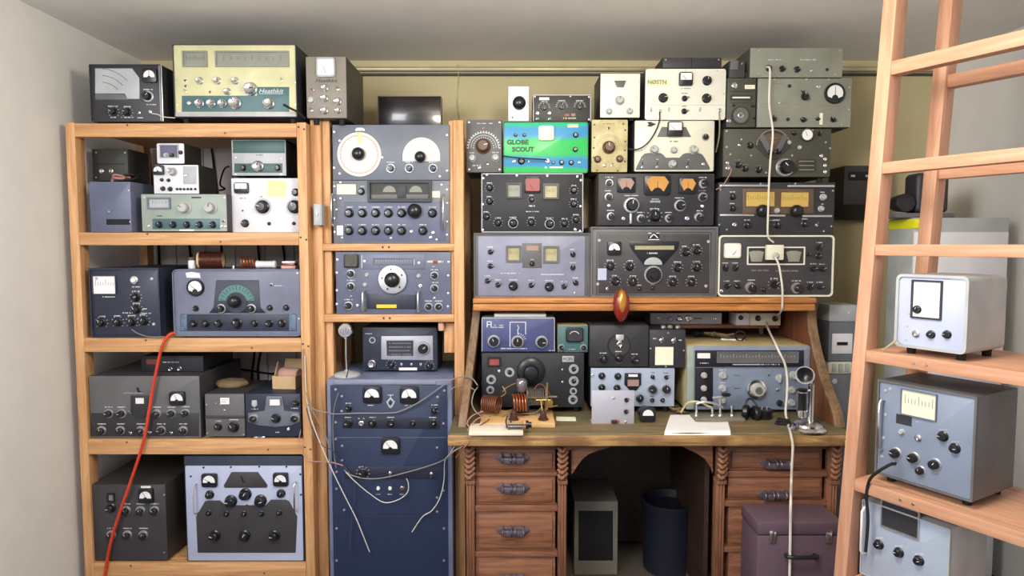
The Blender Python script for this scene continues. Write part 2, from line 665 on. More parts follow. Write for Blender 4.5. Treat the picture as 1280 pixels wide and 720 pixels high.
        for k in range(7):
            a2 = R(-54 + 18 * k)
            d2 = Vector((math.sin(a2), math.cos(a2)))
            q2 = Vector((-d2.y, d2.x)) * w * .01
            A2, B2 = A + d2 * ln * .84, A + d2 * ln * .96
            if style in ('dome', 'round', 'rwhite', 'full', 'upper'):
                pass
        mk('needle', nb, [BINK], o)
        return o

    def window(s, x0, y0, x1, y1, face, frame=None, fw=1.6, t=.006, ticks=0, tmat=None, rnd=.001, name='dial_window', off=0.0):
        X0, Z0 = s.L(x0, y1)
        X1, Z1 = s.L(x1, y0)
        w, h = X1 - X0, Z1 - Z0
        q = fw * s.k
        bm = NB()
        ringprism(bm, rr(-w / 2 - q, -h / 2 - q, w / 2 + q, h / 2 + q, max(.0015, rnd)), rr(-w / 2, -h / 2, w / 2, h / 2, max(.001, rnd * .7)), -t, .0005)
        o = mk(name, bm, [frame or BLKM], s.root, ((X0 + X1) / 2, s.pf - off, (Z0 + Z1) / 2))
        fb = NB()
        box(fb, -w / 2 - .0004, w / 2 + .0004, -.0012, .0004, -h / 2 - .0004, h / 2 + .0004, 0)
        for k in range(ticks):
            x = -w / 2 + w * (k + 1) / (ticks + 1)
            hh = h * (.3 if k % 4 == 0 else .16)
            box(fb, x - .0005, x + .0005, -.0017, -.001, -hh * .2, hh, 1)
        mk('dial_scale', fb, [face, tmat or BINK], o)
        return o

    def shape(s, pts, mat, t=.002, name='escutcheon', bev=.0006):
        q = [s.L(*p) for p in pts]
        bm = NB()
        prism(bm, q, s.pf - t, s.pf + .0004, 0, bev)
        return mk(name, bm, [mat], s.root)

    def disc(s, px, py, r, mat, t=.003, name='dial_plate', a0=0, a1=360, seg=48, cutpx=None):
        X, Z = s.L(px, py)
        r *= s.k
        n = seg
        pts = [(r * math.cos(R(a0 + (a1 - a0) * i / n)), r * math.sin(R(a0 + (a1 - a0) * i / n))) for i in range(n + (0 if a1 - a0 >= 360 else 1))]
        bm = NB()
        prism(bm, pts, -t, .0004, 0, .0005)
        return mk(name, bm, [mat], s.root, (X, s.pf, Z))

    def paper(s, x0, y0, x1, y1, mat=PAPER, name='paper_label', rot=0.0, lines=0):
        X0, Z0 = s.L(x0, y1)
        X1, Z1 = s.L(x1, y0)
        w, h = X1 - X0, Z1 - Z0
        bm = NB()
        box(bm, -w / 2, w / 2, -.0007, .0002, -h / 2, h / 2, 0)
        for k in range(lines):
            z = h / 2 - h * (k + 1) / (lines + 1)
            box(bm, -w * .4, w * random.uniform(.1, .4), -.0009, -.0006, z - h * .03, z + h * .03, 1)
        return mk(name, bm, [mat, BINK], s.root, ((X0 + X1) / 2, s.pf, (Z0 + Z1) / 2), (0, rot, 0))

    def handle(s, px, y0, y1, r=1.3, mat=CHR, out=.03):
        X0, Z0 = s.L(px, y0)
        X1, Z1 = s.L(px, y1)
        X = (X0 + X1) / 2
        o = out
        q = o * .35
        bm = NB()
        tube(bm, [(0, 0, Z0 - Z1), (0, -o + q, Z0 - Z1), (0, -o, Z0 - Z1 - q), (0, -o, q), (0, -o + q, 0), (0, 0, 0)], r * s.k, 10, smooth=False)
        return mk('handle', bm, [mat], s.root, (X, s.pf, Z1))

    def bar(s, x0, y0, x1, y1, mat, t=.006, name='trim_strip', bev=.001):
        X0, Z0 = s.L(x0, y1)
        X1, Z1 = s.L(x1, y0)
        bm = NB()
        box(bm, X0, X1, s.pf - t, s.pf + .0004, Z0, Z1, 0, bev)
        return mk(name, bm, [mat], s.root)

    def done(s):
        mk('front_panel', s.pb, s.pmats, s.root)
        return s
# ------------------------------------------------------------------ colours
PINE = dict(c0=(178, 126, 80), c1=(222, 174, 124))
pine_x = wood('pine along x', axis='X', **PINE)
pine_y = wood('pine along y', axis='Y', **PINE)
pine_z = wood('pine along z', axis='Z', **PINE)
FIR = dict(c0=(180, 128, 100), c1=(210, 162, 132))
fir_x = wood('fir along x', axis='X', **FIR)
fir_z = wood('fir along z', axis='Z', **FIR)
OAK = dict(c0=(100, 62, 44), c1=(156, 106, 78))
oak_x = wood('oak along x', axis='X', grain=18, **OAK)
oak_z = wood('oak along z', axis='Z', grain=18, **OAK)
oak_y = wood('oak along y', axis='Y', grain=18, **OAK)
oak_edge = wood('light oak edge', (140, 84, 40), (206, 140, 78), axis='X', grain=18, rough=.4)
oak_red = wood('dark red oak', (82, 48, 30), (122, 76, 48), axis='Z', grain=14)
oak_gable = wood('worn oak', (86, 66, 48), (138, 108, 78), axis='Z', grain=14)
oak_top = wood('worn desk top', (78, 68, 48), (136, 114, 78), axis='X', grain=16, rough=.6, worn=(96, 90, 66))
oak_shade = wood('shade toned boards', (38, 26, 20), (62, 42, 30), axis='Y', grain=14)  # knee hole shade put into a darker oak colour
board_w = wood('raw board', (190, 148, 96), (226, 186, 132), axis='X', grain=10)

C = {}
def pc(n, c, rough=.5, **k):
    C[n] = paint(n, c, rough, **k)
    return C[n]
pc('beige wall', (196, 184, 144), .85, var=.07, scale=2.2)
pc('white panelling', (226, 218, 214), .7, var=.04, scale=3)
pc('white plaster', (236, 234, 230), .9, var=.02)
pc('floor', (84, 76, 68), .8, var=.15, scale=4)
pc('dark grey', (60, 58, 62), .5)
pc('charcoal', (46, 46, 52), .5, bump=.1)
pc('warm charcoal', (54, 52, 50), .5)
pc('black crackle', (36, 37, 44), .55, bump=.3)
pc('navy black', (42, 48, 66), .45)
pc('navy', (52, 60, 92), .45)
pc('rack blue', (42, 53, 82), .4, var=.06)
pc('rack frame', (112, 120, 150), .4)
pc('strip blue', (36, 42, 60), .45)
pc('blue grey', (108, 112, 134), .45)
pc('lavender grey', (132, 136, 158), .45)
pc('slate', (106, 112, 124), .45)
pc('slate blue', (94, 100, 124), .45)
pc('mid grey', (96, 96, 98), .5)
pc('khaki grey', (134, 136, 124), .5)
pc('olive grey', (70, 70, 60), .55)
pc('olive black', (50, 50, 44), .55)
pc('cream', (206, 202, 158), .45)
pc('teal', (74, 108, 112), .45)
pc('deep teal', (60, 92, 88), .45)
pc('pale green grey', (150, 162, 152), .45)
pc('light grey', (172, 176, 178), .45)
pc('silver paint', (176, 178, 184), .42)
pc('taupe', (132, 126, 114), .5)
pc('white enamel', (222, 222, 228), .4, var=.03)
pc('ivory', (222, 220, 200), .4, var=.03)
pc('ivory white', (228, 228, 214), .4, var=.03)
pc('stained cream', (196, 188, 142), .5, var=.12, scale=14, dirt=(168, 152, 104))
pc('pale blue panel', (180, 188, 216), .4, var=.03)
pc('silver blue', (164, 176, 196), .4, var=.05)
pc('steel blue', (128, 140, 162), .42, var=.06)
pc('indigo', (70, 76, 122), .45)
pc('green', (62, 190, 108), .35)
pc('amber', (192, 138, 64), .5)
pc('amber yellow', (196, 166, 88), .5, var=.06)
pc('pink face', (160, 130, 118), .5)
pc('red face', (150, 70, 68), .45)
pc('dim red', (120, 52, 46), .3, coat=.4)
pc('cream scale', (168, 162, 124), .4)
pc('pale scale', (140, 142, 132), .4)
pc('green dial', (84, 128, 126), .4)
pc('off white dial', (226, 218, 212), .45, var=.03)
pc('yellow', (222, 196, 44), .5)
pc('bright yellow tape', (226, 222, 40), .4, var=.04)
pc('note yellow', (226, 226, 168), .8, var=.03)
pc('cardboard', (206, 174, 132), .8)
pc('pink cloth', (206, 164, 150), .9)
pc('tan cloth', (120, 104, 76), .95, bump=.5)
pc('red cord', (204, 62, 34), .5)
pc('white cord', (214, 208, 196), .5)
pc('grey cord', (128, 124, 122), .5)
pc('pink cord', (178, 128, 122), .5)
pc('brown ceramic', (70, 44, 38), .25)
pc('glass silver', (150, 142, 150), .12, metal=.7)
pc('deep red lacquer', (120, 26, 22), .18, coat=.8)
pc('gold lacquer', (196, 138, 54), .2, metal=.6, coat=.6)
pc('jewel red', (190, 40, 36), .2, coat=.6)
pc('jewel green', (60, 150, 110), .2, coat=.6)
pc('brown panel', (96, 78, 64), .45)
pc('screen black', (36, 30, 32), .25, coat=.4)
pc('fascia silver', (170, 172, 184), .4, metal=.3)
pc('end plate', (88, 110, 132), .45, var=.2, scale=60)
pc('violet box', (92, 72, 84), .6)

# ------------------------------------------------------------------ the room
WALLY = 3.36
CEIL = P(640, 76, WALLY).z
XL, XR = -1.86, 2.16
bm = NB(); box(bm, XL - .1, XR + .1, WALLY, WALLY + .1, 0, CEIL); structure('wall_back', bm, C['beige wall'])
bm = NB(); box(bm, XL - .1, XL, -.6, WALLY, 0, CEIL); structure('wall_left', bm, C['white plaster'])
bm = NB(); box(bm, XR, XR + .1, -.6, WALLY, 0, CEIL); structure('wall_right', bm, C['white plaster'])
bm = NB(); box(bm, XL - .1, XR + .1, -.6, WALLY + .1, CEIL, CEIL + .1); structure('ceiling', bm, C['white plaster'])
bm = NB(); box(bm, XL - .1, XR + .1, -.6, WALLY + .1, -.1, 0); structure('floor', bm, C['floor'])
# white grooved panelling on the wall behind the left shelves
bm = NB()
pz = P(300, 150, WALLY).z
x = XL
while x < -.84:
    x2 = min(x + .15, -.84)
    box(bm, x + .002, x2 - .002, WALLY - .012, WALLY, .0, pz, 0, .003)
    x = x2
structure('trim_1', bm, C['white panelling'])
# conduits along the top of the back wall; upper one's highlight painted as colour
for i, (py, r, m, lab) in enumerate(((86, .0125, paint('highlight conduit', (196, 186, 156), .3, .3), 'metal conduit pipe, highlight painted into its colour, running along the top of the beige wall, the upper of two'),
                                     (92.5, .007, C['olive grey'], 'thin dark conduit pipe along the top of the beige wall, just below the thicker pipe'))):
    z = P(640, py, WALLY - .02).z
    bm = NB()
    tube(bm, [(-.86, WALLY - r - .001, z), (1.2, WALLY - r - .001, z), (XR - .01, WALLY - r - .001, z)], r, 12, smooth=False)
    tag(mk('conduit_pipe', bm, [m]), lab, 'pipe')
# a thin pale cable stapled up the wall
bm = NB()
tube(bm, [P(573, 80, WALLY - .03), P(573, 100, WALLY - .006), P(571, 125, WALLY - .006), P(575, 152, WALLY - .006)], .003, 6)
tag(mk('wall_cable', bm, [C['stained cream']]), 'thin cream cable stapled up the beige wall beside the wooden rack post', 'cable')

# ------------------------------------------------------------------ left shelving
YS = 2.70
def plank(name, x0, x1, y0, y1, z0, z1, m, parent, bev=.002):
    bm = NB()
    c = Vector(((x0 + x1) / 2, (y0 + y1) / 2, (z0 + z1) / 2))
    box(bm, x0 - c.x, x1 - c.x, y0 - c.y, y1 - c.y, z0 - c.z, z1 - c.z, 0, bev)
    return mk(name, bm, [m], parent, c - (parent.location if parent else Vector((0, 0, 0))))

xp = P(381.5, 400, YS).x
LP = (xp - .019, xp + .019)
LX0 = P(92, 400, YS).x
SH = []
un = tag(empty('shelving_unit', ((LX0 + xp) / 2, YS + .28, 0)), 'pine board shelving unit on the left holding rows of old radios', 'shelf')
rails = [(154, 171), (290.5, 306.5), (422.5, 440), (549, 568), (704, 722)]
for a, b in rails:
    zt, zb = P(260, a, YS).z, P(260, b, YS).z
    SH.append(zt)
    r = plank('front_rail', LX0 + .038, LP[0] - .0005, YS, YS + .038, zb, zt - .0005, pine_x, un)
    k = NB()
    for px, py in ((random.uniform(.1, .3), .02), (random.uniform(.5, .9), -.012)):
        lathe(k, [(.0045, .0193), (0, .0198)], 10, 0, M=Matrix.Translation((px - .4, 0, py)))
    mk('knot', k, [BRNK], r)
    plank('shelf_board', LX0 + .038, LP[0] - .0005, YS + .039, YS + .56, zt - .02, zt - .0005, pine_x, un)
    plank('side_cleat', LP[0] - .02, LP[0] - .0006, YS + .09, YS + .55, zb, zt - .021, pine_y, un)
ptop = P(380, 153, YS).z
for x0, x1 in ((LX0, LX0 + .038), LP):
    for y0 in (YS, YS + .5):
        plank('post', x0, x1, y0, y0 + .06, 0, ptop, pine_z, un)
S1, S2, S3, S4, S5 = SH
bm = NB()
for py in (160, 298, 431, 560):
    for d in (-3, 4):
        q = P(381 + (py - 400) * .02 + d, py + d * .4, YS)
        lathe(bm, [(.0042, .002), (.003, .003), (0, .003)], 10, 0, M=Matrix.Translation((q.x - un.location.x, q.y - un.location.y - .0, q.z)))
mk('screw_heads', bm, [C['dark grey']], un)

# ------------------------------------------------------------------ centre wooden rack frame
YC = 2.76
cx0 = P(392.5, 400, YC).x
cx1 = P(405, 400, YC).x
cx2 = P(417, 400, YC + .03).x
dx0 = P(567.5, 350, YC).x
dx1 = P(580.0, 350, YC).x
rk = tag(empty('equipment_rack', ((cx0 + dx1) / 2, YC + .25, 0)), 'pine frame rack in the middle holding the grey rack panels and blue cabinet', 'rack')
ct = P(480, 150, YC).z
for x0, x1 in ((cx0, cx1), (dx0, dx1)):
    for y0 in (YC, YC + .46):
        plank('post', x0, x1, y0, y0 + .07, 0, ct, pine_z, rk)
CB = []
for a, b in ((304.5, 313.5), (393, 402.5)):
    zt, zb = P(490, a, YC).z, P(490, b, YC).z
    CB.append(zt)
    r = plank('cross_rail', cx1 + .0005, dx0 - .0005, YC, YC + .038, zb, zt, pine_x, rk)
    plank('shelf_board', cx1 + .0005, dx0 - .0005, YC + .039, YC + .5, zb + .005, zt - .0005, pine_x, rk)
    k = NB()
    for d in (-.013, .013):
        lathe(k, [(.005, .0192), (0, .0198)], 12, 0, M=Matrix.Translation((d - .01, 0, 0)))
    mk('screw_heads', k, [C['dark grey']], r)
for za, zb in ((CB[0] + .0005, ct), (CB[1] + .0005, P(490, 313.5, YC).z - .0005), (.02, P(490, 402.5, YC).z - .0005)):
    plank('mounting_cleat', cx1 + .0005, P(416, 400, YC + .02).x, YC + .02, YC + .06, za, zb, pine_z, rk)
    if za > .5:
        plank('mounting_cleat', P(562, 350, YC + .02).x, dx0 - .0005, YC + .02, YC + .06, za, zb, pine_z, rk)
plank('side_block', P(555, 420, YC + .05).x, dx0 - .0005, YC + .05, YC + .09, P(560, 441, YC + .05).z, P(560, 403.5, YC + .05).z, pine_z, rk)

# ------------------------------------------------------------------ roll-top desk
DY = 2.45
DZ = P(800, 541.5, DY).z
dk = tag(empty('rolltop_desk', (.53, 2.85, 0)), 'old oak roll-top desk with a worn top, curved gables and carved drawer pedestals', 'desk')
DL = dk.location
def dpart(name, bm, m, loc=Vector((0, 0, 0)), parent=None):
    return mk(name, bm, m if isinstance(m, list) else [m], dk if parent is None else parent, loc - DL if parent is None else loc)
# desk top: polygon with the front corner overhang
bm = NB()
zt, zb = DZ, P(800, 557, DY).z
tx0, tx1 = P(561, 545, DY).x, 1.29
pts = [(tx0, DY), (tx1, DY), (tx1, 3.30), (-.185, 3.30), (-.185, 2.73), (tx0, 2.70)]
top = [bm.verts.new((x, y, zt)) for x, y in pts]
bot = [bm.verts.new((x, y, zb)) for x, y in pts]
bm.faces.new(top); bm.faces.new(bot[::-1])
for i in range(6):
    bm.faces.new((top[i], bot[i], bot[(i + 1) % 6], top[(i + 1) % 6]))
bmesh.ops.bevel(bm, geom=[e for e in bm.edges if all(abs(v.co.y - DY) < .001 for v in e.verts)], offset=.012, segments=3, affect='EDGES', profile=.5)
dpart('desk_top', bm, oak_top)
bm = NB()
ew = (tx1 - tx0) / 2
box(bm, -ew - .004, ew + .004, -.014, -.0006, zb - .0 , zt - .006, 0, .006, 3)
dpart('edge_moulding', bm, wood('worn tan edge', (96, 66, 42), (190, 152, 96), axis='X', grain=20, rough=.55, worn=(120, 88, 56)), Vector(((tx0 + tx1) / 2, DY, 0)))
bm = NB(); box(bm, P(714, 560, 2.5).x, P(890, 560, 2.5).x, 3.14, 3.16, .02, zb - .002); dpart('modesty_panel', bm, oak_shade)
# curved gables
def gable(name, xt, xb, th):
    prof = [(2.76, 1.235), (2.775, 1.21), (2.782, 1.18), (2.775, 1.14), (2.76, 1.10), (2.735, 1.05), (2.705, 1.00), (2.665, .945), (2.62, .89), (2.575, .845), (2.545, .81), (2.53, DZ + .001)]
    bm = NB()
    out = [(y, z) for y, z in prof] + [(3.27, DZ + .001), (3.27, 1.235)]
    n = len(out)
    V = []
    for off in (0, th):
        V.append([bm.verts.new((xb + (xt - xb) * (z - DZ) / (1.235 - DZ) + off, y, z)) for y, z in out])
    bm.faces.new(V[0]); bm.faces.new(V[1][::-1])
    for i in range(n):
        j = (i + 1) % n
        bm.faces.new((V[0][i], V[0][j], V[1][j], V[1][i]))
    bmesh.ops.recalc_face_normals(bm, faces=bm.faces)
    es = [e for e in bm.edges if all(v.co.y < 2.8 for v in e.verts) and abs(e.verts[0].co.z - e.verts[1].co.z) > .001]
    bmesh.ops.bevel(bm, geom=es, offset=.006, segments=2, affect='EDGES', profile=.5)
    bmesh.ops.recalc_face_normals(bm, faces=bm.faces)
    for f in bm.faces:
        if f.normal.y < -.15:
            f.material_index = 1
    return dpart(name, bm, [oak_red, oak_gable])
gable('gable', P(591.5, 400, 2.77).x, P(572, 545, 2.53).x, .034)
gable('gable', P(1010, 400, 2.77).x, P(1043.5, 545, 2.53).x, .042)
HZ = P(800, 372.5, 2.72).z
hz0 = P(800, 389, 2.72).z
hx0, hx1 = P(591, 380, 2.72).x, P(1020, 380, 2.72).x
bm = NB()
hw = (hx1 - hx0) / 2
box(bm, -hw, hw, 0, .58, -.0, HZ - hz0 - .022, 0, .008, 3)
box(bm, -hw, hw, -.008, .58, HZ - hz0 - .0225, HZ - hz0, 0, .006, 3)
dpart('hutch_top', bm, oak_edge, Vector(((hx0 + hx1) / 2, 2.72, hz0)))
bm = NB(); box(bm, -.12, 1.24, 3.272, 3.295, DZ + .001, hz0 - .001); dpart('back_board', bm, oak_x)
# a narrow shelf high up in the back of the hutch
HS = P(850, 406, 3.0).z
bm = NB(); box(bm, .58, 1.23, 3.0, 3.27, HS - .016, HS, 0, .002); dpart('pigeonhole_shelf', bm, oak_x)
# pedestals
PF = 2.52
zA = zb - .001
def P2(px, py): return P(px, py, PF)
def stile(px, side, w=.034):
    """fluted post with a carved corbel above it"""
    x = P2(px, 600).x
    bm = NB()
    box(bm, -w / 2, w / 2, -.0, .05, -zA + .03, -.165, 0, .003)
    for d in (-.3, 0, .3):
        box(bm, d * w - .003, d * w + .003, -.006, .0, -zA + .06, -.175, 0, .0025)
    o = dpart('stile', bm, oak_z, Vector((x, PF - .004, zA)))
    bm = NB()
    prism(bm, [(-w / 2 - .002, -.172), (w / 2 + .002, -.172), (w / 2 + .002, -.155), (-w / 2 - .002, -.155)], -.012, .04, 0, .003)
    for k in range(6):
        z = -.02 - k * .022
        tube(bm, [(-w * .5, -.008 - .014 * (1 - k / 6), z), (-w * .1, -.016 - .018 * (1 - k / 6), z - .012), (w * .5, -.008 - .012 * (1 - k / 6), z + .006)], .0085, 8)
    box(bm, -w / 2, w / 2, -.012, .04, -.155, 0, 0, .004)
    lathe(bm, [(.014, -.01), (.014, .016), (.008, .02), (0, .02)], 18, 0, M=Matrix.Translation((side * w * .62, -.01, -.016)))
    mk('corbel', bm, [oak_z], o)
for px, sd in ((588, -1), (703, 1), (901, 1), (1041, 1)):
    stile(px, sd)
def drawer(x0, x1, y0, y1, hx, hy, nm='drawer', proud=0.0):
    a, b = P2(x0, y1), P2(x1, y0)
    w, h = b.x - a.x, b.z - a.z
    bm = NB()
    box(bm, -w / 2, w / 2, 0, .40, -h / 2, h / 2, 0, .003)
    box(bm, -w / 2 + .012, w / 2 - .012, -.007, 0, -h / 2 + .012, h / 2 - .012, 0, .006)
    o = dpart(nm, bm, oak_x, Vector(((a.x + b.x) / 2, PF + .012 - proud, (a.z + b.z) / 2)))
    q = P2(hx, hy) - Vector(((a.x + b.x) / 2, PF + .012, (a.z + b.z) / 2))
    bm = NB()
    k = .068
    prism(bm, [(-k, 0), (-k * .72, -.016), (k * .72, -.016), (k, 0), (k * .72, .017), (-k * .72, .017)], -.012, -.0065, 0, .003)
    for d in (-.6, -.12, .12, .6):
        tube(bm, [(d * k, -.012, -.014), (d * k, -.03, -.010), (d * k, -.034, .004), (d * k, -.022, .015), (d * k, -.010, .018)], .004, 8)
    prism(bm, [(-k * .6, -.016), (k * .6, -.016), (k * .66, .0), (k * .55, .008), (-k * .55, .008), (-k * .66, 0)], -.030, -.024, 0, .003)
    mk('drawer_pull', bm, [paint('old bronze', (116, 106, 116), .4, .6, var=.2, scale=60)], o, (q.x, 0, q.z))
    return o
drawer(594.5, 694.5, 563, 590.5, 641, 573.5)
drawer(594.5, 694.5, 596, 632, 641.5, 610.5)
drawer(594.5, 694.5, 640, 690, 641.5, 664)
drawer(594.5, 694.5, 697, 752, 641.5, 724)
drawer(911, 1030, 562, 589, 972, 580)
drawer(911, 1030, 597, 626, 968, 619)
drawer(911, 1030, 634, 684, 970, 660)
drawer(911, 1030, 691, 746, 970, 720)
for x0, x1 in ((582, 709), (886, 1047)):
    for ya, yb in ((556.5, 562), (591, 595.5), (632.5, 639.5), (690.5, 696.5)):
        if x0 > 800:
            ya, yb = {556.5: (556.5, 561.5), 591: (589.5, 596.5), 632.5: (626.5, 633.5), 690.5: (684.5, 690.5)}[ya]
        a, b = P2(x0 + 12, yb), P2(x1 - 12, ya)
        bm = NB(); box(bm, (a.x - b.x) / 2, (b.x - a.x) / 2, 0, .04, 0, b.z - a.z, 0, .002)
        dpart('drawer_rail', bm, oak_x, Vector(((a.x + b.x) / 2, PF + .002, min(a.z, zA - (b.z - a.z)))))
    xa, xb = P2(x0, 600).x, P2(x1, 600).x
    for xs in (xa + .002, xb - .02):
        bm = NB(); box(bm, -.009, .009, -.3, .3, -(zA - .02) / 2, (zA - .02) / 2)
        dpart('pedestal_side', bm, oak_shade, Vector((xs + .009, PF + .36, (zA - .02) / 2 + .02)))
    bm = NB(); box(bm, xa, xb, PF, PF + .66, 0, .03); dpart('plinth', bm, oak_x)
# bracketed arch over the knee hole
def bracket(pts):
    q = [P(px, py, PF + .01) for px, py in pts]
    bm = NB()
    prism(bm, [(v.x, min(v.z, zA)) for v in q], PF + .005, PF + .027, 0, .003)
    dpart('arch_bracket', bm, oak_x)
bracket([(714, 548), (768, 548), (768, 556), (757, 560.5), (745, 562.5), (735, 566.5), (727, 573), (722, 581), (719, 587), (716, 591), (714, 593)])
bracket([(891, 548), (848, 548), (850, 556), (860, 562), (872, 566), (881, 572), (888, 582), (891, 592)])
bm = NB(); box(bm, P2(714, 560).x, P2(890, 560).x, PF + .03, PF + .05, zA - .012, zA); dpart('apron_rail', bm, oak_x)
RAD = 'radio'
# ================================================================== LEFT SHELVES
yl = YS + .015
# --- top shelf
d = Dev('signal_meter_set', 'black panel set with a large white dial and small meter, left on the top shelf', 'test set', (114, 81, 203, 152.5), yl, .42, C['warm charcoal'], C['charcoal'], on=S1, rnd=.003, rim=.003)
d.shape([(120, 86), (166, 86), (175, 98), (175.5, 124), (160, 124), (156, 117.5), (120, 117.5)], C['light grey'], name='dial_face')
d.up = .002
for r in (28, 36, 44): d.arc(128, 132, r, 42, 86, .5, DINK)
d.up = 0
d.shape([(120, 117), (157, 117), (161, 125), (120, 125)], C['mid grey'], name='dial_skirt')
d.meter(180.5, 86, 197.5, 104, 'dome', ang=0)
d.knob(186, 121, 6.8, 'ring', rot=.8)
d.knobs([(143, 140), (160, 140.5)], 5, 'blk', tick=True)
d.toggle(175, 141, 2); d.jack(189, 140, 2.2)
d.leg(160, 147, 15); d.leg(142, 147, 8); d.leg(176, 147.5, 7); d.leg(190, 131, 12); d.leg(142, 133, 12)
d.bar(201.6, 81, 203, 152, SIL, .003)
d.done()

d = Dev('radio_transmitter', 'cream and green panel transmitter with many chrome knobs on the top shelf', RAD, (218, 56, 371.5, 147), yl, .42, C['charcoal'], C['cream'], on=S1, rnd=.004, rim=.003)
for x0, x1 in ((231, 258), (272, 360)):
    d.window(x0, 66, x1, 82.5, C['khaki grey'], C['khaki grey'], 1.8, ticks=9)
d.shape([(228, 120), (322, 120), (322, 109), (362, 109), (362, 140), (228, 140)], C['teal'], .0012, 'green_strip')
d.bar(219.5, 141, 370.5, 146, C['silver paint'], .003)
for p in ((250.5, 101.5), (272.5, 101.5), (294.5, 101.5), (285, 115)): d.knob(*p, 4.6, 'chr', leg=False)
for p in ((250.5, 130), (265, 130), (279, 130)): d.knob(*p, 5.4, 'chr', leg=False, off=.001)
d.knob(295, 129.5, 7.6, 'chr', leg=False, off=.001); d.knob(314.5, 112, 8.2, 'chr', leg=False); d.knob(337, 130, 7, 'chr', leg=False, off=.001)
d.jack(237, 129, 2.6)
for p in ((232.5, 101.2), (233, 108.2), (263.5, 115.5)): d.lamp(*p, 1.8, C['dim red'])
d.toggle(233, 115, 1.6); d.toggle(353, 101, 1.6)
d.up = .0012
d.text('Heathkit', 339, 114.3, 5.5, INK, .3, 30)
d.screws([(220.5, 103.5), (222, 131.5), (369.5, 103), (369.5, 131.5)])
d.line(325, 117.6, 354, 117.6, .5)
d.done(); d_cream = d
d = Dev('power_meter_box', 'small grey box with white meter and chrome knobs, right of the cream transmitter', 'meter box', (383, 71, 433.5, 148), yl + .01, .30, C['olive grey'], C['taupe'], on=ptop + .0, rnd=.003)
d.meter(397, 73, 419.5, 97, 'full', ang=20, bez=C['light grey'])
d.text('Heathkit', 408, 101.3, 4.5, BINK, .3, 27)
d.knobs([(406.5, 110.8), (406, 123.3), (406, 138.7)], 4.6, 'chr', leg=False)
d.knob(390, 126, 4.8, 'gry', leg=False); d.knob(422.5, 127.5, 4.8, 'chr', leg=False); d.knob(423, 138.7, 3.8, 'chr', leg=False)
d.toggle(423, 112, 2); d.lamp(390.5, 112.5, 2.2, C['dim red']); d.toggle(390, 138.5, 1.8)
d.done()

# --- second shelf
d5 = d = Dev('power_supply', 'plain grey-blue metal box with a dark slot at the left end of the second shelf', 'power supply', (113, 227, 165, 290), yl, .36, C['blue grey'], C['slate blue'], on=S2, rnd=.005)
d.bar(134, 274, 163, 281, DINK, .002, 'slot')
for i in range(9): d.mark(137 + i * 2.8, 276.5 + (i % 3) * .8, 138.4 + i * 2.8, 277.8 + (i % 3) * .8, SIL)
d.screws([(161.5, 238), (163, 277.5), (137, 264.5)])
d.done()
d = Dev('relay_box', 'dark brown metal box stacked behind on the grey-blue power supply', 'box', (116, 186, 161, 226.5), 2.86, .16, C['olive black'], on=d5, rnd=.003)
d.line(121, 205, 156, 205, .8, DINK); d.screws([(121, 191), (157, 191), (121, 222), (157, 222)])
d.jack(128, 214, 3); d.jack(140, 214, 3)
d.done()
d6 = d = Dev('radio_receiver', 'pale grey receiver with a green knob strip, lowest of three stacked on the second shelf', RAD, (177.5, 242.5, 284, 289.5), yl, .24, C['dark grey'], C['pale green grey'], on=S2, rnd=.003, ink=BINK)
d.window(187.5, 249, 212, 259.5, C['light grey'], C['slate'], 2.2, ticks=5)
d.knobs([(232.3, 260), (264.5, 260)], 8, 'gry', leg=False)
d.shape([(191.5, 273.5), (275.5, 273.5), (275.5, 286.5), (191.5, 286.5)], C['teal'], .001, 'green_strip')
for x in (200, 217.5, 234.5, 250.5, 267): d.knob(x, 281, 4.3, 'blk', leg=False, off=.001)
d.paper(240, 246, 252, 248, C['dark grey'], 'name_plate'); d.leg(200, 270, 7)
d.lamp(280, 276.5, 1.8, C['dim red']); d.jack(277.5, 283, 1.8); d.jack(282, 283, 1.8); d.jack(186.5, 282.5, 1.8)
d.paper(225, 286.8, 243, 288.6, PAPER)
d.screws([(181, 247), (281, 247)])
d.done()
d7 = d = Dev('keyer_unit', 'white panel box with a black meter and row of push buttons, middle of three stacked', 'test set', (192.5, 206, 249, 242), yl + .01, .16, C['olive black'], C['white enamel'], on=d6, rnd=.003, ink=BINK)
d.meter(193.5, 207, 206, 219, 'dome')
d.knob(217, 215, 5.4, 'gry', leg=False); d.knob(216, 213.5, 3, 'chr', leg=False, off=.018)
d.shape([(229.5, 208), (246.5, 208), (246.5, 230.5), (229.5, 230.5)], C['light grey'], .001, 'grille_plate')
for i in range(6): d.line(232 + i * 2.4, 210, 232 + i * 2.4, 228, .5, C['silver paint'], .001)
d.jack(232, 219.5, 2.2)
for x in (222.3, 226.5, 231, 235.6, 239.8, 245): d.knob(x, 236.5, 1.6, 'ball', leg=False)
d.knobs([(213.5, 236.5), (204.5, 236)], 3, 'blk', leg=False); d.knobs([(211.5, 225.5), (203, 225)], 2.3, 'blk', leg=False)
d.done()
d = Dev('meter_box', 'small white-rimmed box with a square dark meter, topmost of a stack of three', 'meter box', (196.5, 179, 231, 205), yl + .02, .15, C['olive black'], C['white enamel'], on=d7, rnd=.006)
d.window(202, 182, 223, 197, paint('violet grey glass', (98, 96, 122), .2, coat=.5), C['light grey'], 1)
d.knobs([(226.7, 190.8), (216, 194.3)], 2.6, 'blk', leg=False); d.knob(209, 194.5, 3.2, 'gry', leg=False, off=.002)
d.done()
d10 = d = Dev('vacuum_tube_tester', 'white panel tester with two black knobs and a yellow sticky note behind the shelf post', 'test set', (290, 222.5, 376, 290), YS + .065, .26, C['charcoal'], C['white enamel'], on=S2, rnd=.003, ink=BINK)
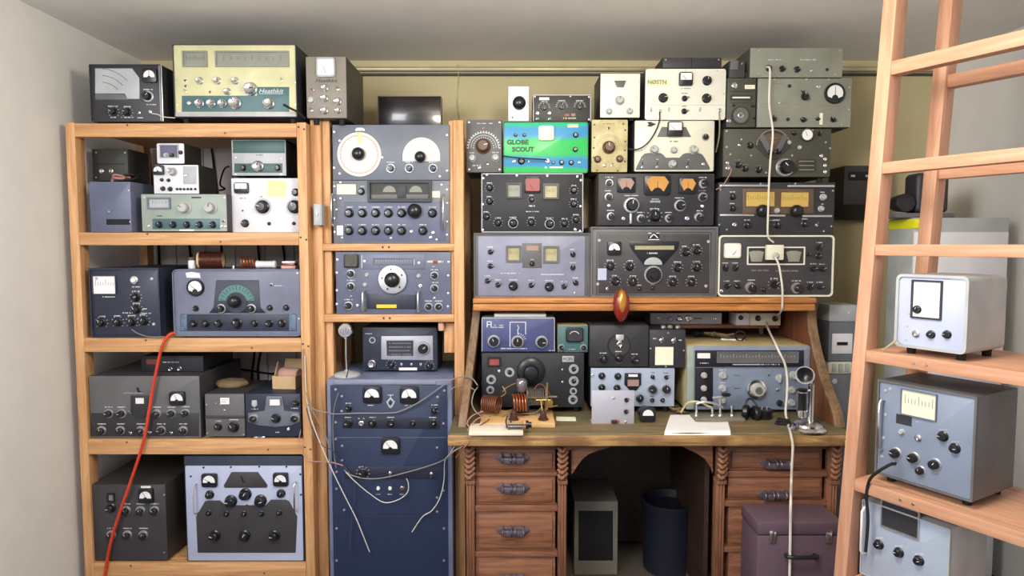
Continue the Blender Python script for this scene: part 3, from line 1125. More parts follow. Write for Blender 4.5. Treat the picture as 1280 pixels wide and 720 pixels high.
d.meter(294.5, 228.5, 311.5, 242, 'upper', ang=30)
d.paper(335, 225.5, 358.5, 246.5, C['note yellow'], 'sticky_note', .05)
for p in ((329.3, 258.7), (369, 258.7)):
    d.disc(*p, 10.5, C['silver paint'], .002); d.knob(*p, 8.2, 'blk', off=.002, leg=False)
d.knob(370, 240.5, 4.8, 'blk', leg=False); d.knob(307, 279.3, 5, 'blk', leg=False)
d.knobs([(337.2, 279.6), (368, 279.4)], 2.2, 'ball', leg=False)
d.leg(304, 248, 8); d.lamp(304, 263.3, 1.4, C['dim red']); d.leg(327, 246, 4)
d.done()
d = Dev('radio_receiver', 'small teal and grey set with one chrome knob on top of the white tester', RAD, (290, 174.5, 358, 220), YS + .07, .24, C['black crackle'], C['silver paint'], on=d10, rnd=.003)
d.shape([(291.5, 176), (356.5, 176), (356.5, 191.5), (291.5, 191.5)], C['deep teal'], .001, 'green_strip')
d.paper(306, 181.2, 344, 185.2, C['light grey'], 'name_plate')
d.shape([(293.5, 204.5), (353.5, 204.5), (353.5, 216), (293.5, 216)], C['deep teal'], .001, 'green_strip')
d.knob(323.5, 208.3, 7, 'chr', leg=False, off=.001); d.knobs([(305, 210), (348, 210)], 3.8, 'blk', leg=False, off=.001)
d.leg(325, 194, 8, 1.2, BINK); d.screws([(295, 197), (352, 198.5), (295, 218), (352, 218)], 1)
d.done()

# --- third shelf
d = Dev('radio_receiver', 'large blue-black receiver with a white lamp at the left end of the third shelf', RAD, (114, 335, 201, 421), yl, .46, C['navy black'], C['navy black'], on=S3, rnd=.004, rim=.006)
d.window(118, 345, 145, 367, PAPER, C['dark grey'], 1, ticks=8); d.leg(137, 371, 16)
d.lamp(169, 350, 5, WHT); d.screws([(190.5, 348.5), (193, 405), (122, 348)], 2)
d.knobs([(170.5, 371.5), (171.5, 386.5)], 5.6, 'blk', tick=True); d.knobs([(148, 402.5), (165.5, 402), (180.5, 401), (128, 403)], 5.8, 'blk', tick=True)
d.leg(170, 358.5, 11); d.leg(182, 386, 6); d.leg(159, 391, 10); d.leg(184, 391.5, 12)
d.line(126, 336.5, 196, 336.5, .5, DINK)
d.done()
d12 = d = Dev('radio_receiver', 'rounded lavender-grey receiver with a green half-circle dial on the third shelf', RAD, (217.5, 336.5, 378, 420), yl - .004, .30, C['blue grey'], C['blue grey'], on=S3, rnd=.022, rim=.004)
d.meter(235, 349, 256, 369.5, 'round', face=WHT)
d.shape([(232.5, 341), (240, 340), (250, 341.5), (251.5, 347.5), (234, 347)], PAPER, .0008, 'torn_label')
d.shape([(271, 350), (324, 350), (326, 384), (333, 391), (262, 391), (268, 384)], C['navy black'], .003, 'dial_panel')
d.disc(296.5, 379, 23, C['green dial'], .0045, 'tuning_dial', 8, 172)
d.disc(296.5, 378, 13, C['navy black'], .0055, 'dial_hub')
for k in range(13):
    a = R(15 + k * 12.5)
    d.line(296.5 + 17 * math.cos(a), 379 - 17 * math.sin(a), 296.5 + 22 * math.cos(a), 379 - 22 * math.sin(a), .5, DINK, .0045)
d.knob(295, 376.5, 7.5, 'ball', leg=False, off=.005)
d.knobs([(277.5, 385.5), (315, 385.5)], 6, 'ring', leg=False, off=.003)
d.knobs([(245.5, 385.5), (338, 384.5), (358.5, 384.5)], 3.8, 'blk', leg=False)
d.shape([(226, 392.5), (371, 392.5), (371, 413.5), (226, 413.5)], C['navy black'], .002, 'control_strip')
d.shape([(226.5, 393), (234.5, 393), (234.5, 413), (226.5, 413)], C['end plate'], .003, 'end_plate')
d.shape([(362, 393), (370.5, 393), (370.5, 413), (362, 413)], C['end plate'], .003, 'end_plate')
for x, r in ((243, 5), (258, 5), (274.5, 5), (297, 6.6), (319, 4.5), (337.5, 4.8), (353, 5)): d.knob(x, 404, r, 'blk', leg=False, off=.002)
d.lamp(339.5, 356, 2, C['dark grey']); d.leg(349, 357, 11, 1)
d.screws([(372, 341.5), (374, 398.5), (230, 406), (366, 404)], 1.2)
d.done()

# --- fourth shelf
d13 = d = Dev('radio_receiver', 'wide dark grey receiver with eight silver-rimmed knobs behind the red cord on the fourth shelf', RAD, (113, 469.5, 251, 547), yl, .42, C['dark grey'], C['mid grey'], on=S4, rnd=.006)
d.shape([(114.5, 516), (249.5, 516), (249.5, 545), (114.5, 545)], C['charcoal'], .001, 'lower_panel')
d.shape([(164.5, 494), (186.5, 494), (186.5, 515), (180, 523), (171, 523), (164.5, 515)], C['charcoal'], .004, 'escutcheon')
d.paper(171, 497, 181, 504, WHT, 'dial_pointer_window').location.y -= .004
d.meter(214, 489, 232.5, 505.5, 'dome')
d.shape([(171, 484.5), (174, 484), (175, 488), (178, 489.5), (173, 490)], BLKM, .002, 'emblem')
for p in ((137, 516.5), (153, 516.5), (197, 516.5), (215, 516.5), (232.5, 516), (151.5, 537.5), (177, 537.5), (202.5, 537.5), (230, 537.5), (128, 537.5)): d.knob(*p, 6, 'half', off=.001)
for p in ((164.5, 515), (164.5, 541), (188.5, 540.5), (215.5, 541)): d.toggle(*p, 1.7)
d.leg(167, 491, 24, .8, C['silver paint'])
d.done()
d = Dev('radio_receiver', 'low black set with chrome knobs and red corner on top of a dark grey receiver', RAD, (177, 444.5, 255, 465.5), 2.80, .30, C['black crackle'], C['black crackle'], on=d13, rnd=.004)
d.paper(184, 449, 201, 455, C['dim red'], 'red_label'); d.knobs([(214, 461), (225.5, 460.5)], 2.5, 'chr', leg=False); d.leg(214, 452.5, 20)
d.done()
d14 = d = Dev('antenna_tuner', 'small grey box with white tag and two black knobs under a tan cloth bag', 'tuner', (257, 492, 306.5, 545.5), yl, .28, C['dark grey'], C['mid grey'], on=S4, rnd=.003)
d.bar(257.5, 519, 306, 522.5, C['dark grey'], .004)
d.paper(276, 497, 287, 505, PAPER, lines=2); d.knob(273.5, 533, 5, 'blk'); d.knob(293, 533, 6.8, 'blk')
d.toggle(281.5, 513, 1.5)
d.screws([(259, 505.5), (270.5, 504), (276, 505), (259.5, 541.5), (305, 543)], 1)
d.done()
d15 = d = Dev('radio_receiver', 'black receiver with a curved grey fascia under the open cardboard box on the fourth shelf', RAD, (307.5, 492, 376.5, 545.5), yl, .30, C['navy black'], C['navy black'], on=S4, rnd=.003)
d.shape([(334, 495), (353, 495), (356, 513), (375, 515), (375.5, 527), (365, 531), (345, 533), (325, 531), (311, 527), (311, 516), (332, 513)], C['slate'], .004, 'fascia')
d.window(338, 498, 351, 506, WHT, C['slate'], 1.2, t=.005, off=.004)
d.knobs([(318.5, 522), (370, 521.5)], 6, 'half', off=.004, leg=False); d.knob(346, 522, 6, 'blk', off=.004, leg=False)
d.shape([(315.5, 500), (321.5, 500), (322, 506), (318.5, 509), (315, 506)], C['silver paint'], .002, 'emblem')
d.knob(371, 503.5, 4, 'blk', leg=False); d.leg(319, 511, 8); d.leg(369, 510, 9)
d.lamp(361, 536, 2, WHT); d.leg(346, 540, 8)
d.done()

# --- bottom shelf
d = Dev('radio_receiver', 'dark receiver with one round-faced meter at the left end of the bottom shelf', RAD, (114, 605, 209, 700), yl, .44, C['warm charcoal'], C['dark grey'], on=S5, rnd=.005)
d.meter(175.5, 609.5, 193, 627.5, 'dome'); d.paper(177, 607, 189, 609.6, PAPER, lines=1)
d.window(137, 617.5, 142.5, 625, C['taupe'], BLKM, 2)
d.knobs([(158.5, 637.5), (176.5, 637.5), (194, 637.5)], 6.2, 'half'); d.knob(140, 634, 6, 'blk', leg=False)
d.knobs([(140, 668), (160, 668), (180, 668)], 6.2, 'half'); d.screws([(206, 618), (206, 690)])
d.done()
d = Dev('radio_transmitter', 'dark cabinet transmitter with pale blue-white panel and two meters on the bottom shelf', RAD, (231.5, 570, 380, 702), yl, .40, C['navy black'], C['pale blue panel'], on=S5, rnd=.005, prect=(236, 582, 377, 700), ink=BINK)
d.meter(254, 591, 272.5, 607.5, 'dome'); d.meter(343, 590, 361, 606.5, 'dome')
d.shape([(290, 589.5), (323, 589.5), (335, 606), (334, 609), (281.5, 609), (280.5, 606)], C['slate blue'] if 0 else C['dark grey'], .003, 'fascia_plate')
d.shape([(301, 594), (304, 594.5), (305, 600), (308, 602.5), (303.5, 602)], BLKM, .004, 'emblem'); d.leg(308, 607, 7, 1, INK)
d.knobs([(263, 617.5), (352, 616)], 5.6, 'blk', leg=False); d.knobs([(307.5, 617), (289.5, 625.5), (326.5, 625)], 7.8, 'blk', leg=False)
d.shape([(246, 645), (257, 626), (261, 625), (276, 625), (282, 631), (333, 631), (339, 624), (358, 624), (362, 626), (372, 645), (370, 690), (248, 690)], C['dark grey'], .003, 'fascia_plate')
d.knobs([(262, 640), (284, 641), (306, 641), (328, 641), (350, 640)], 3.6, 'blk', off=.003, leg=False)
d.knobs([(270, 668), (307, 668), (344, 668)], 7, 'blk', off=.003, leg=False)
d.handle(246.5, 604, 640, 1.2, C['silver paint']); d.handle(371, 601, 637, 1.2)
d.screws([(255, 584), (289, 583.5), (324.5, 583), (358.5, 583), (239, 595), (376, 592.5), (309, 631), (376.5, 618)], 1.3, DINK)
d.done()

# ================================================================== CENTRE RACK
xr0, xr1 = 416.5, 561.5
yr = YC + .012
d19b = d = Dev('rack_receiver', 'grey rack receiver with wide dark window and two rows of black knobs below white dials', RAD, (416.5, 225.5, 562, 303.6), yr, .36, C['mid grey'], C['slate'], on=CB[0], rnd=.002, feet=False)
d.shape([(430.5, 252.5), (557.5, 252.5), (557.5, 302), (430.5, 302)], C['slate blue'], .001, 'lower_panel')
w = d.window(463.5, 229, 537, 249.5, C['olive black'], C['charcoal'], 3, t=.014)
for x, r in ((487, 8), (520, 8)):
    d.disc(x, 240.5, r, C['khaki grey'], .003, 'counter_wheel', 0, 180)
d.bar(464, 243, 536, 249, C['mid grey'], .004, 'window_ledge'); d.bar(497, 232, 508, 248, C['charcoal'], .006, 'window_divider')
d.paper(421.5, 230.5, 445, 243, CREAMP); d.paper(540, 239, 550, 247, CREAMP); d.paper(421.5, 282, 429, 294, PAPER)
d.knob(452, 239.5, 4.4, 'blk')
for x in (437, 453.5, 470, 486, 502.5, 541): d.knob(x, 266.5, 5.6, 'blk', off=.001)
o = d.knob(519, 264, 9, 'ball', off=.001, leg=False)
d.screws([(523.5, 266)], 2)
for x in (437, 453.5, 470, 486, 502.5, 529): d.knob(x, 288.5, 5.6, 'blk', off=.001)
d.jack(514.5, 289.5, 2); d.jack(541.5, 291, 2.4); d.jack(538.5, 297, 2)
d.handle(417.6, 243, 282, 1, CHR, .035); d.handle(555, 244, 286, 1.2, CHR, .035)
d.screws([(418.5, 233), (559, 237), (418.5, 250), (559, 254), (418.5, 273), (559, 277), (418.5, 290), (559, 293.5), (426, 228), (552, 231), (426, 248), (428, 297), (489, 297.5), (546, 299.5), (421, 262)], 1.3)
d.done()
d19 = d = Dev('rack_dial_unit', 'grey rack panel with a round and a half-round white dial atop the middle rack', RAD, (416, 156, 562, 224.8), yr, .30, C['mid grey'], C['slate'], on=d19b, rnd=.002, feet=False)
d.disc(449.5, 193.3, 27, C['off white dial'], .004, 'round_dial')
d.knob(449.3, 193, 8, 'ball', off=.004, leg=False)
d.up = .004
for r in (12, 17, 22, 25): d.arc(449.5, 193.3, r, 0, 359, .25, C['pink face'], 40)
d.ticks(449.5, 193.3, 22.5, 60, 0, 354, C['pink face'], .06)
d.up = 0
d.shape([(503.6 + 0, 202)] + [(527 - 23.4 * math.cos(R(a)), 196 - 23.8 * math.sin(R(a))) for a in range(0, 181, 8)] + [(550.4, 202)], C['off white dial'], .004, 'half_dial')
d.up = .004
for r in (12, 17, 21): d.arc(527, 196, r, 0, 180, .25, C['pink face'], 30)
d.up = 0
d.knob(526, 196.5, 6.8, 'ball', off=.004, leg=False)
d.knobs([(488.7, 210.7), (511.7, 210.7), (541.5, 210.7)], 5.8, 'ring')
d.shape([(446, 160), (455, 160), (454, 164), (447, 164)], SIL, .006, 'index_clip'); d.screws([(446, 162.5), (455, 162.5)], 1.5)
d.bar(447, 165.5, 454, 180, C['cream'], .0048, 'index_hairline')
d.screws([(418, 165), (559, 169), (418, 210), (559, 213.5), (425, 217), (550, 220.5), (425, 176), (478, 197)], 1.4)
d.done()
d20 = d = Dev('rack_receiver', 'blue-grey rack receiver with a big silver tuning dial between the two wooden cross rails', RAD, (420, 314.8, 564, 392), yr, .36, C['mid grey'], C['slate blue'], on=CB[1], rnd=.002, feet=False)
d.meter(431, 317.5, 448.5, 334.5, 'full', face=C['olive grey'], ang=-40)
d.shape([(451.5, 318), (531, 318), (531, 336), (451.5, 336)], C['blue grey'], .004, 'dial_plate')
d.window(468, 323.5, 516, 329.5, C['slate'], C['slate blue'], 1, t=.004, ticks=15, tmat=INK, off=.004)
d.screws([(456, 326.5), (524, 328.5)], 2.4); d.line(452.8, 319, 452.8, 335, .8, INK, .004); d.line(518, 324, 518, 331, .6, INK, .004)
d.knob(491.5, 349.3, 18, 'dial', rot=0, leg=False, off=.004)
d.knobs([(438.8, 342), (438.8, 358), (436, 382)], 5.6, 'ring'); d.knobs([(543.3, 344.5), (543.3, 360.5), (536, 383.5), (548.5, 383.5)], 5.4, 'ring')
d.knobs([(459, 343.5), (456.5, 356), (523.5, 345)], 2.8, 'gry', leg=False); d.jack(525.7, 357.5, 2.5); d.toggle(543, 373, 1.8); d.toggle(439, 370.5, 1.6); d.jack(447, 382, 2)
d.shape([(459, 367.5), (525, 368.5), (524, 386.5), (459, 386)], C['navy black'], .002, 'lower_plate')
d.paper(471, 380.5, 496, 384.8, C['yellow'], 'yellow_tag').location.y -= .002
d.screws([(463, 371.5), (481, 372), (518.5, 372.5), (463, 382), (500, 382.5), (518.5, 382.5)], 1)
d.handle(455.5, 363, 387, 1.5, SIL, .03); d.handle(523.8, 364, 388.5, 1.5, SIL, .03)
d.leg(544, 327, 20, 3); d.paper(541, 326, 547.5, 330, C['dim red'], 'red_emblem'); d.leg(540, 333, 7, 1)
d.screws([(422, 324.5), (421.5, 341), (421.5, 363), (421.5, 380), (561, 327.5), (560.5, 344.5), (560.5, 366.5), (560, 383)], 1.6)
d.done()

# big blue cabinet
d23 = d = Dev('rack_cabinet', 'tall blue steel rack cabinet with three black meters under the middle rack', 'cabinet', (410.5, 474, 566, 742), 2.69, .44, C['rack frame'], C['rack blue'], on=.0, rnd=.006, feet=False, prect=(418, 481, 559, 738))
d.bar(418, 475.5, 545, 480.2, C['lavender grey'], .004, 'top_strip')
d.line(419, 546.5, 558, 546.5, .8, C['slate blue'])
d.meter(454.5, 482, 477, 503, 'dome'); d.meter(500.5, 482.5, 523.5, 503.5, 'dome'); d.meter(477.5, 546, 500, 566.5, 'dome')
d.shape([(488.5, 496), (494, 502), (490, 509.5), (487, 509.5), (483, 502)], C['silver paint'], .002, 'emblem'); d.line(485, 493.5, 492, 493.5, .8); d.line(488.5, 493.5, 488.5, 497, .8); d.shape([(488.5, 499), (491.5, 502), (489.5, 506), (487, 506), (485.5, 502)], C['rack blue'], .003, 'emblem_centre')
d.shape([(428.5, 520.5), (550, 521.5), (550, 536), (428.5, 535)], C['strip blue'], .0012, 'control_strip')
for x in (435.8, 465.5, 488.5, 541): d.knob(x, 528.5, 5.2, 'blk', off=.001)
d.jack(452, 529, 3.5); d.knob(516, 529, 4, 'blk'); d.toggle(449, 523.5, 1.4); d.toggle(455, 523.5, 1.4)
d.knob(436, 510, 4.2, 'blk'); d.knob(543.5, 512.5, 4.6, 'blk'); d.toggle(547, 514.5, 1.6); d.leg(464, 506.3, 8); d.leg(510, 506.5, 8)
d.shape([(431, 583.5), (548.5, 583), (548.5, 598.5), (431, 598)], C['strip blue'], .0012, 'control_strip')
d.knob(454, 590.5, 6.2, 'blk', leg=False, off=.001, tick=True); d.toggle(488, 591, 2.4, -1); d.toggle(539.5, 592, 2.4, -1); d.toggle(436, 591, 1.6); d.leg(489, 584.5, 6); d.leg(540, 585.5, 6); d.leg(451, 583, 4)
for x in (473.2, 488, 503): d.lamp(x, 610, 2.8, WHT if x < 500 else C['dim red']); d.leg(x, 617.5, 6, 1.2)
d.line(470, 617.6, 508, 617.6, .4, DINK)
d.screws([(420, 486.5), (427.5, 495), (427.5, 513.5), (420, 527.5), (420, 548.5), (428, 557), (428, 575), (421, 589.5), (421, 610.5), (430.5, 637), (555.5, 488), (547, 496), (554.5, 529), (546.5, 559), (546.5, 621.5), (554.5, 612.5), (546.5, 639)], 1.6)
d.shape([(419, 645), (558, 645), (558, 646), (419, 646)], C['strip blue'], .001, 'seam')
d.screws([(421, 660), (421, 700), (555, 660), (555, 700)], 1.6)
d.done()
CT = d23.top
d = Dev('shortwave_receiver', 'navy table radio with a silver framed slide-rule dial standing on the blue rack cabinet', RAD, (453.5, 409, 547, 462.8), 2.84, .20, C['navy black'], C['navy black'], on=CT, rnd=.006)
d.shape([(477, 420), (541, 419.5), (541.5, 450), (477, 449)], C['fascia silver'], .003, 'silver_fascia')
w = d.window(484, 425.5, 517, 444.5, C['charcoal'], C['fascia silver'], 1, t=.004, off=.003)
d.up = .0045
for r in range(4): d.leg(500.5, 428.8 + r * 4.6, 28, 2.2, C['slate'])
d.up = 0
d.knob(529.5, 435, 8.6, 'ring', off=.003, leg=False); d.disc(465.7, 425, 3.9, C['silver paint'], .002, 'badge_ring'); d.disc(465.7, 425, 2.7, C['navy black'], .003, 'badge')
d.leg(461, 417, 9, 1); d.knob(465, 454.3, 5, 'chr', leg=False); d.knob(489, 455.5, 4.6, 'blk', tick=True, leg=False); d.knob(537, 457, 4.4, 'blk', tick=True, leg=False)
for x in (502, 514.5, 526): d.toggle(x, 455.5, 1.7)
d.paper(499, 459.3, 521.5, 462.6, PAPER)
d.done()
# ================================================================== ON TOP OF THE DESK HUTCH
YH = 2.80
d33 = d = Dev('radio_receiver', 'lavender-grey panel receiver with two cream dial windows at the left end of the hutch top', RAD, (592.5, 291.5, 737, 372), YH, .40, C['mid grey'], C['lavender grey'], on=HZ, rnd=.004, rim=.004, prect=(598, 295.5, 731, 370))
d.window(635, 309.5, 649, 325, C['cream scale'], C['mid grey'], 2.6, t=.008, ticks=5); d.window(681.5, 310, 696, 326, C['cream scale'], C['mid grey'], 2.6, t=.008, ticks=5)
d.shape([(653, 304), (677, 304), (677, 334.5), (653, 334.5)], C['mid grey'], .004, 'centre_plate'); d.paper(658, 307, 673, 313, C['pink face'], 'meter_scale').location.y -= .004
d.ticks(665, 329.5, 3.5); d.knob(665, 329.5, 3.2, 'blk', off=.004)
for p in ((613, 315), (613, 332.5), (609.5, 351), (622.5, 356), (664, 356.5), (705, 358), (719.5, 353.5), (716, 334.5), (716, 318)): d.knob(*p, 4.2, 'bar')
d.knobs([(641.5, 357.5), (686.5, 358.5)], 5.8, 'blk'); d.leg(638, 341.5, 24, 1.2); d.leg(690, 343, 30, 1.2); d.toggle(719, 366, 1.6)
d.done()
d34 = d = Dev('radio_receiver', 'dark grey receiver with large centre knob under a black triangular dial plate', RAD, (737.8, 283.5, 896, 373), YH - .004, .42, C['mid grey'], C['dark grey'], on=HZ, rnd=.004, rim=.007, prect=(745, 290, 889, 369))
d.meter(758.5, 302, 776, 318.5, 'dome')
d.shape([(786, 301.5), (848, 301.5), (849, 305), (846, 312), (828, 332), (805, 332), (790, 313), (787, 308)], BLKM, .003, 'dial_plate')
w = d.window(793, 307, 842, 312, C['cream scale'], BLKM, 1, t=.003, ticks=17, off=.003)
d.up = .003; d.leg(816, 316.5, 15, 2); d.up = 0
d.shape([(805, 331)] + [(816 - 11.5 * math.cos(R(a)), 331 - 9.5 * math.sin(R(a))) for a in range(15, 166, 15)] + [(827, 331)], C['light grey'], .005, 'vernier_scale')
d.knob(816, 343.5, 11.5, 'big', rot=0, leg=False, off=.003)
for p in ((762.5, 332.5), (786.5, 333), (769, 351.5), (790.5, 352), (856.5, 315), (870.5, 313), (846.5, 334.5), (870.5, 334), (840.5, 352.5), (863.5, 352.5)): d.knob(*p, 5.2, 'blk', tick=True)
d.paper(747, 335.5, 758, 350, C['pale blue panel']); d.toggle(759, 361, 2); d.knobs([(799, 361), (815.5, 360)], 2.6, 'blk')
d.shape([(810, 290.8), (824, 290.8), (824, 300), (810, 300)], BLKM, .001, 'name_plate'); d.up = .001; d.line(812, 297.5, 817, 292.5, 1.3); d.line(822, 297.5, 817, 292.5, 1.3); d.mark(810, 291, 814, 292); d.mark(820, 291, 824, 292); d.mark(810, 299, 824, 300); d.up = 0
d.screws([(749, 300.5), (885, 302), (747, 355), (882, 357.5)], 2, GRYK)
for a in ((747, 292, 887, 292), (747, 367.5, 887, 367.5), (747, 292, 747, 367.5), (887, 292, 887, 367.5)): d.line(*a, .5, C['taupe'])
d.done()
d35 = d = Dev('radio_receiver', 'dark receiver with rounded white rim and square white clock, right on the hutch top', RAD, (897, 294, 1041, 373), YH, .40, C['ivory'], C['dark grey'], on=HZ, rnd=.018, rim=.007)
d.window(934.5, 310, 1004, 329.5, C['charcoal'], C['ivory'], 1.6, t=.005, rnd=.003)
for x in (945, 991.5): d.shape([(x - 9.5, 315), (x - 4, 313.5), (x + 4, 313.5), (x + 9.5, 315), (x + 6.5, 327), (x - 6.5, 327)], C['pale scale'], .003, 'dial_scale')
o = d.meter(904, 304, 925, 322.5, 'sq', face=WHT, bez=C['ivory'], ang=-38)
for p in ((1023.5, 309.5), (1016, 336), (1027, 336.5), (906, 335), (918.5, 335), (908, 357.5), (921, 357.5), (1012, 359), (1024, 359)): d.knob(*p, 4.3, 'bar')
d.knob(1022.5, 320, 3.6, 'blk', leg=False); d.knob(1010, 318, 2.6, 'blk', leg=False)
d.knobs([(937.5, 359), (995, 360)], 7, 'half'); d.knob(967, 355.5, 5.5, 'bar', tick=True); d.knobs([(953.5, 362), (977.5, 363)], 3, 'blk', leg=False); d.jack(901.5, 363.5, 2)
d.leg(950, 338, 22, 2, C['taupe']); d.leg(983, 338.5, 28, 2, C['taupe'])
d.done()
# second row
d31 = d = Dev('radio_receiver', 'black crackle receiver edged in white with a red meter between two small dial windows', RAD, (601.5, 216.5, 729, 290.8), YH + .012, .36, C['charcoal'], C['black crackle'], on=d33, rnd=.003)
for a in ((602, 217.4, 728.6, 217.4), (602, 290, 728.6, 290), (602.4, 217, 602.4, 290.4), (728.3, 217, 728.3, 290.4)): d.line(*a, 1.1, C['silver paint'])
d.window(635, 231, 650, 246, C['pale scale'], BLKM, 2.4, t=.009, ticks=6); d.window(681, 232, 696, 247, C['cream scale'], BLKM, 2.4, t=.009, ticks=6)
d.meter(655.5, 221.5, 676, 241, 'full', face=C['red face'], ang=30, bez=BLKM)
d.knob(664.5, 249.5, 3.4, 'blk', tick=True)
for p in ((612, 235), (612, 252), (608, 271), (622.5, 278.5), (664, 278), (705.5, 279.5), (720, 274.5), (717, 255), (717, 238)): d.knob(*p, 4.2, 'blk', tick=True)
d.disc(641.5, 279, 6.2, GRYK, .001, 'knob_skirt'); d.disc(687, 279.8, 6.2, GRYK, .001, 'knob_skirt'); d.knobs([(641.5, 279), (687, 279.8)], 5.3, 'blk', off=.001)
d.leg(665, 264.5, 18, 1.3); d.leg(665, 257.5, 8, 2); d.jack(719, 287, 2)
d.screws([(608.5, 218.5), (646, 219.5), (684, 220), (721.5, 220.8), (604, 223), (603.5, 255.5), (603.5, 287.5), (726, 225.5), (725.5, 258), (725, 289)], 1.5)
d.done()
d32 = d = Dev('radio_receiver', 'black receiver with three amber and pink fan-shaped dial faces across its top', RAD, (748, 217, 892.5, 282), YH + .012, .36, C['brown panel'], C['charcoal'], on=d34, rnd=.003)
d.meter(770.5, 221.5, 794, 240.5, 'fan', face=C['pink face'], ang=0); d.meter(804, 218.5, 838, 244, 'fan', face=C['amber'], ang=0); d.meter(847.5, 222, 870.5, 242, 'fan', face=C['amber'], ang=0)
d.knobs([(761.3, 229), (760.5, 246), (763, 270.5), (800.5, 273), (835.5, 273)], 5.4, 'half'); d.knobs([(878.5, 230), (878, 246.5), (873, 271.5)], 6, 'half')
d.knob(789, 256.5, 10, 'ring'); d.knob(849.7, 257, 7.5, 'ring'); d.disc(818, 270, 8.4, BLKM, .002); d.knob(818, 270, 7, 'blk', off=.002, tick=True)
d.lamp(761, 257.3, 2.2, WHT); d.lamp(877.5, 258, 2.2, WHT); d.jack(858.5, 273.3, 2.8); d.jack(779, 273.3, 2.4)
d.bar(786.3, 267, 789.3, 280, SIL, .012, 'lever', .002); d.leg(819, 252, 13, 3, C['silver paint']); d.leg(819, 249, 9, 1); d.leg(878, 238.5, 10, 1)
d.done()
d36 = d = Dev('radio_receiver', 'black rack receiver with two wide yellow meter dials and chrome strips, above the white-rimmed receiver', RAD, (897.5, 228, 1042.5, 293), YH + .012, .36, C['charcoal'], C['charcoal'], on=d35, rnd=.003)
d.shape([(928, 236), (1016, 236.5), (1016, 267), (928, 267)], C['brown panel'], .002, 'dial_surround')
d.window(931.5, 240, 967.5, 258, C['amber yellow'], C['brown panel'], .8, t=.004, ticks=11, off=.002); d.window(975, 240.5, 1010, 258.5, C['amber yellow'], C['brown panel'], .8, t=.004, ticks=11, off=.002)
d.knobs([(951, 263.5), (993.5, 263.8)], 7.6, 'ball', leg=False, off=.002); d.knob(970.5, 263.5, 3.4, 'gry', leg=False, off=.002)
for x0, y0, x1 in ((899, 231, 959), (983.5, 231.5, 1042), (899, 267.8, 942), (959.5, 268.3, 980.5), (1001.5, 269, 1039)): d.bar(x0, y0, x1, y0 + 2.6, SIL, .007, 'chrome_strip', .002)
d.knobs([(915, 246), (915, 260.5)], 4, 'blk'); d.knob(1028, 246.5, 4.2, 'gry'); d.knob(1025.5, 261, 3.8, 'gry')
d.jack(917.5, 281, 2.6); d.knobs([(933.5, 281.5), (970.8, 281.5), (1005, 280)], 4.4, 'blk'); d.toggle(1020, 281.5, 2); d.leg(968, 275.5, 12, 1.2)
d.screws([(900, 237), (1040.5, 238.5), (898.7, 281), (950, 229.7), (993.5, 229.7), (908, 287), (1029, 289), (1038.5, 283)], 1.2)
d.done()
# third row
YT = YH + .03
d = Dev('signal_generator', 'small dark grey instrument with brown knob in white arc scale, beside the green-and-blue transmitter', 'test set', (583, 149.5, 627.5, 215.8), YT, .26, C['dark grey'], C['mid grey'], on=d31, rnd=.005)
d.arc(604.5, 185, 18.5, 0, 180, .7); d.arc(604.5, 185, 15.5, 0, 180, .5); d.ticks(604.5, 185, 18.5, 19, 0, 180, ln=.12); d.ticks(604.5, 185, 12, 15, 0, 180, ln=.1)
d.knob(604, 183, 9.5, 'brn', leg=False); d.knobs([(590.5, 198), (619.5, 197.5)], 4.8, 'gry'); d.leg(602, 154.5, 11, 1.3); d.leg(614, 154.5, 5); d.lamp(604.5, 160.5, 1.4, C['dim red'])
d.leg(596, 207, 10, 1.6); d.toggle(610, 205.5, 1.6); d.jack(599.5, 210, 2); d.screws([(586.5, 153), (624.5, 153), (586.5, 212), (624.5, 212)], 1.2)
d.done(); d27 = d

def scout_mat():
    m, nt, b = base_mat('green and blue banded paint')
    tc = nt.nodes.new('ShaderNodeTexCoord')
    sp = nt.nodes.new('ShaderNodeSeparateXYZ')
    nt.links.new(tc.outputs['Object'], sp.inputs[0])
    nz = nt.nodes.new('ShaderNodeTexNoise'); nz.inputs['Scale'].default_value = 9
    nt.links.new(tc.outputs['Object'], nz.inputs['Vector'])
    ad = nt.nodes.new('ShaderNodeMath'); ad.operation = 'MULTIPLY_ADD'
    nt.links.new(nz.outputs['Fac'], ad.inputs[0]); ad.inputs[1].default_value = .03
    nt.links.new(sp.outputs['Z'], ad.inputs[2])
    mr = nt.nodes.new('ShaderNodeMapRange'); mr.inputs['From Min'].default_value = .015; mr.inputs['From Max'].default_value = .015 + .222
    nt.links.new(ad.outputs[0], mr.inputs['Value'])
    rp = nt.nodes.new('ShaderNodeValToRGB')
    g, bl = rgba((58, 190, 96)), rgba((66, 146, 196))
    e = rp.color_ramp.elements
    e[0].position = 0.085; e[0].color = g
    e[1].position = 1.0; e[1].color = rgba((46, 186, 120))
    for p, c in ((.14, bl), (.27, bl), (.36, g), (.62, g), (.71, bl), (.85, bl), (.93, rgba((46, 186, 120)))):
        q = e.new(p); q.color = c
    nt.links.new(mr.outputs[0], rp.inputs['Fac'])
    nt.links.new(rp.outputs['Color'], b.inputs['Base Color'])
    b.inputs['Roughness'].default_value = .35
    return m
SCOUT = scout_mat()
d28 = d = Dev('radio_transmitter', 'bright green and blue painted transmitter with a square cream meter', RAD, (629, 152.5, 735, 216), YT - .005, .28, C['charcoal'], SCOUT, on=d31, rnd=.010, rim=.002)
dg_ = paint('dark green ink', (8, 74, 40), .5)
d.text('GLOBE', 647, 178.2, 5.6, dg_, 0, 27, .07); d.text('SCOUT', 653.8, 187.2, 5.6, dg_, 0, 27.5, .07)
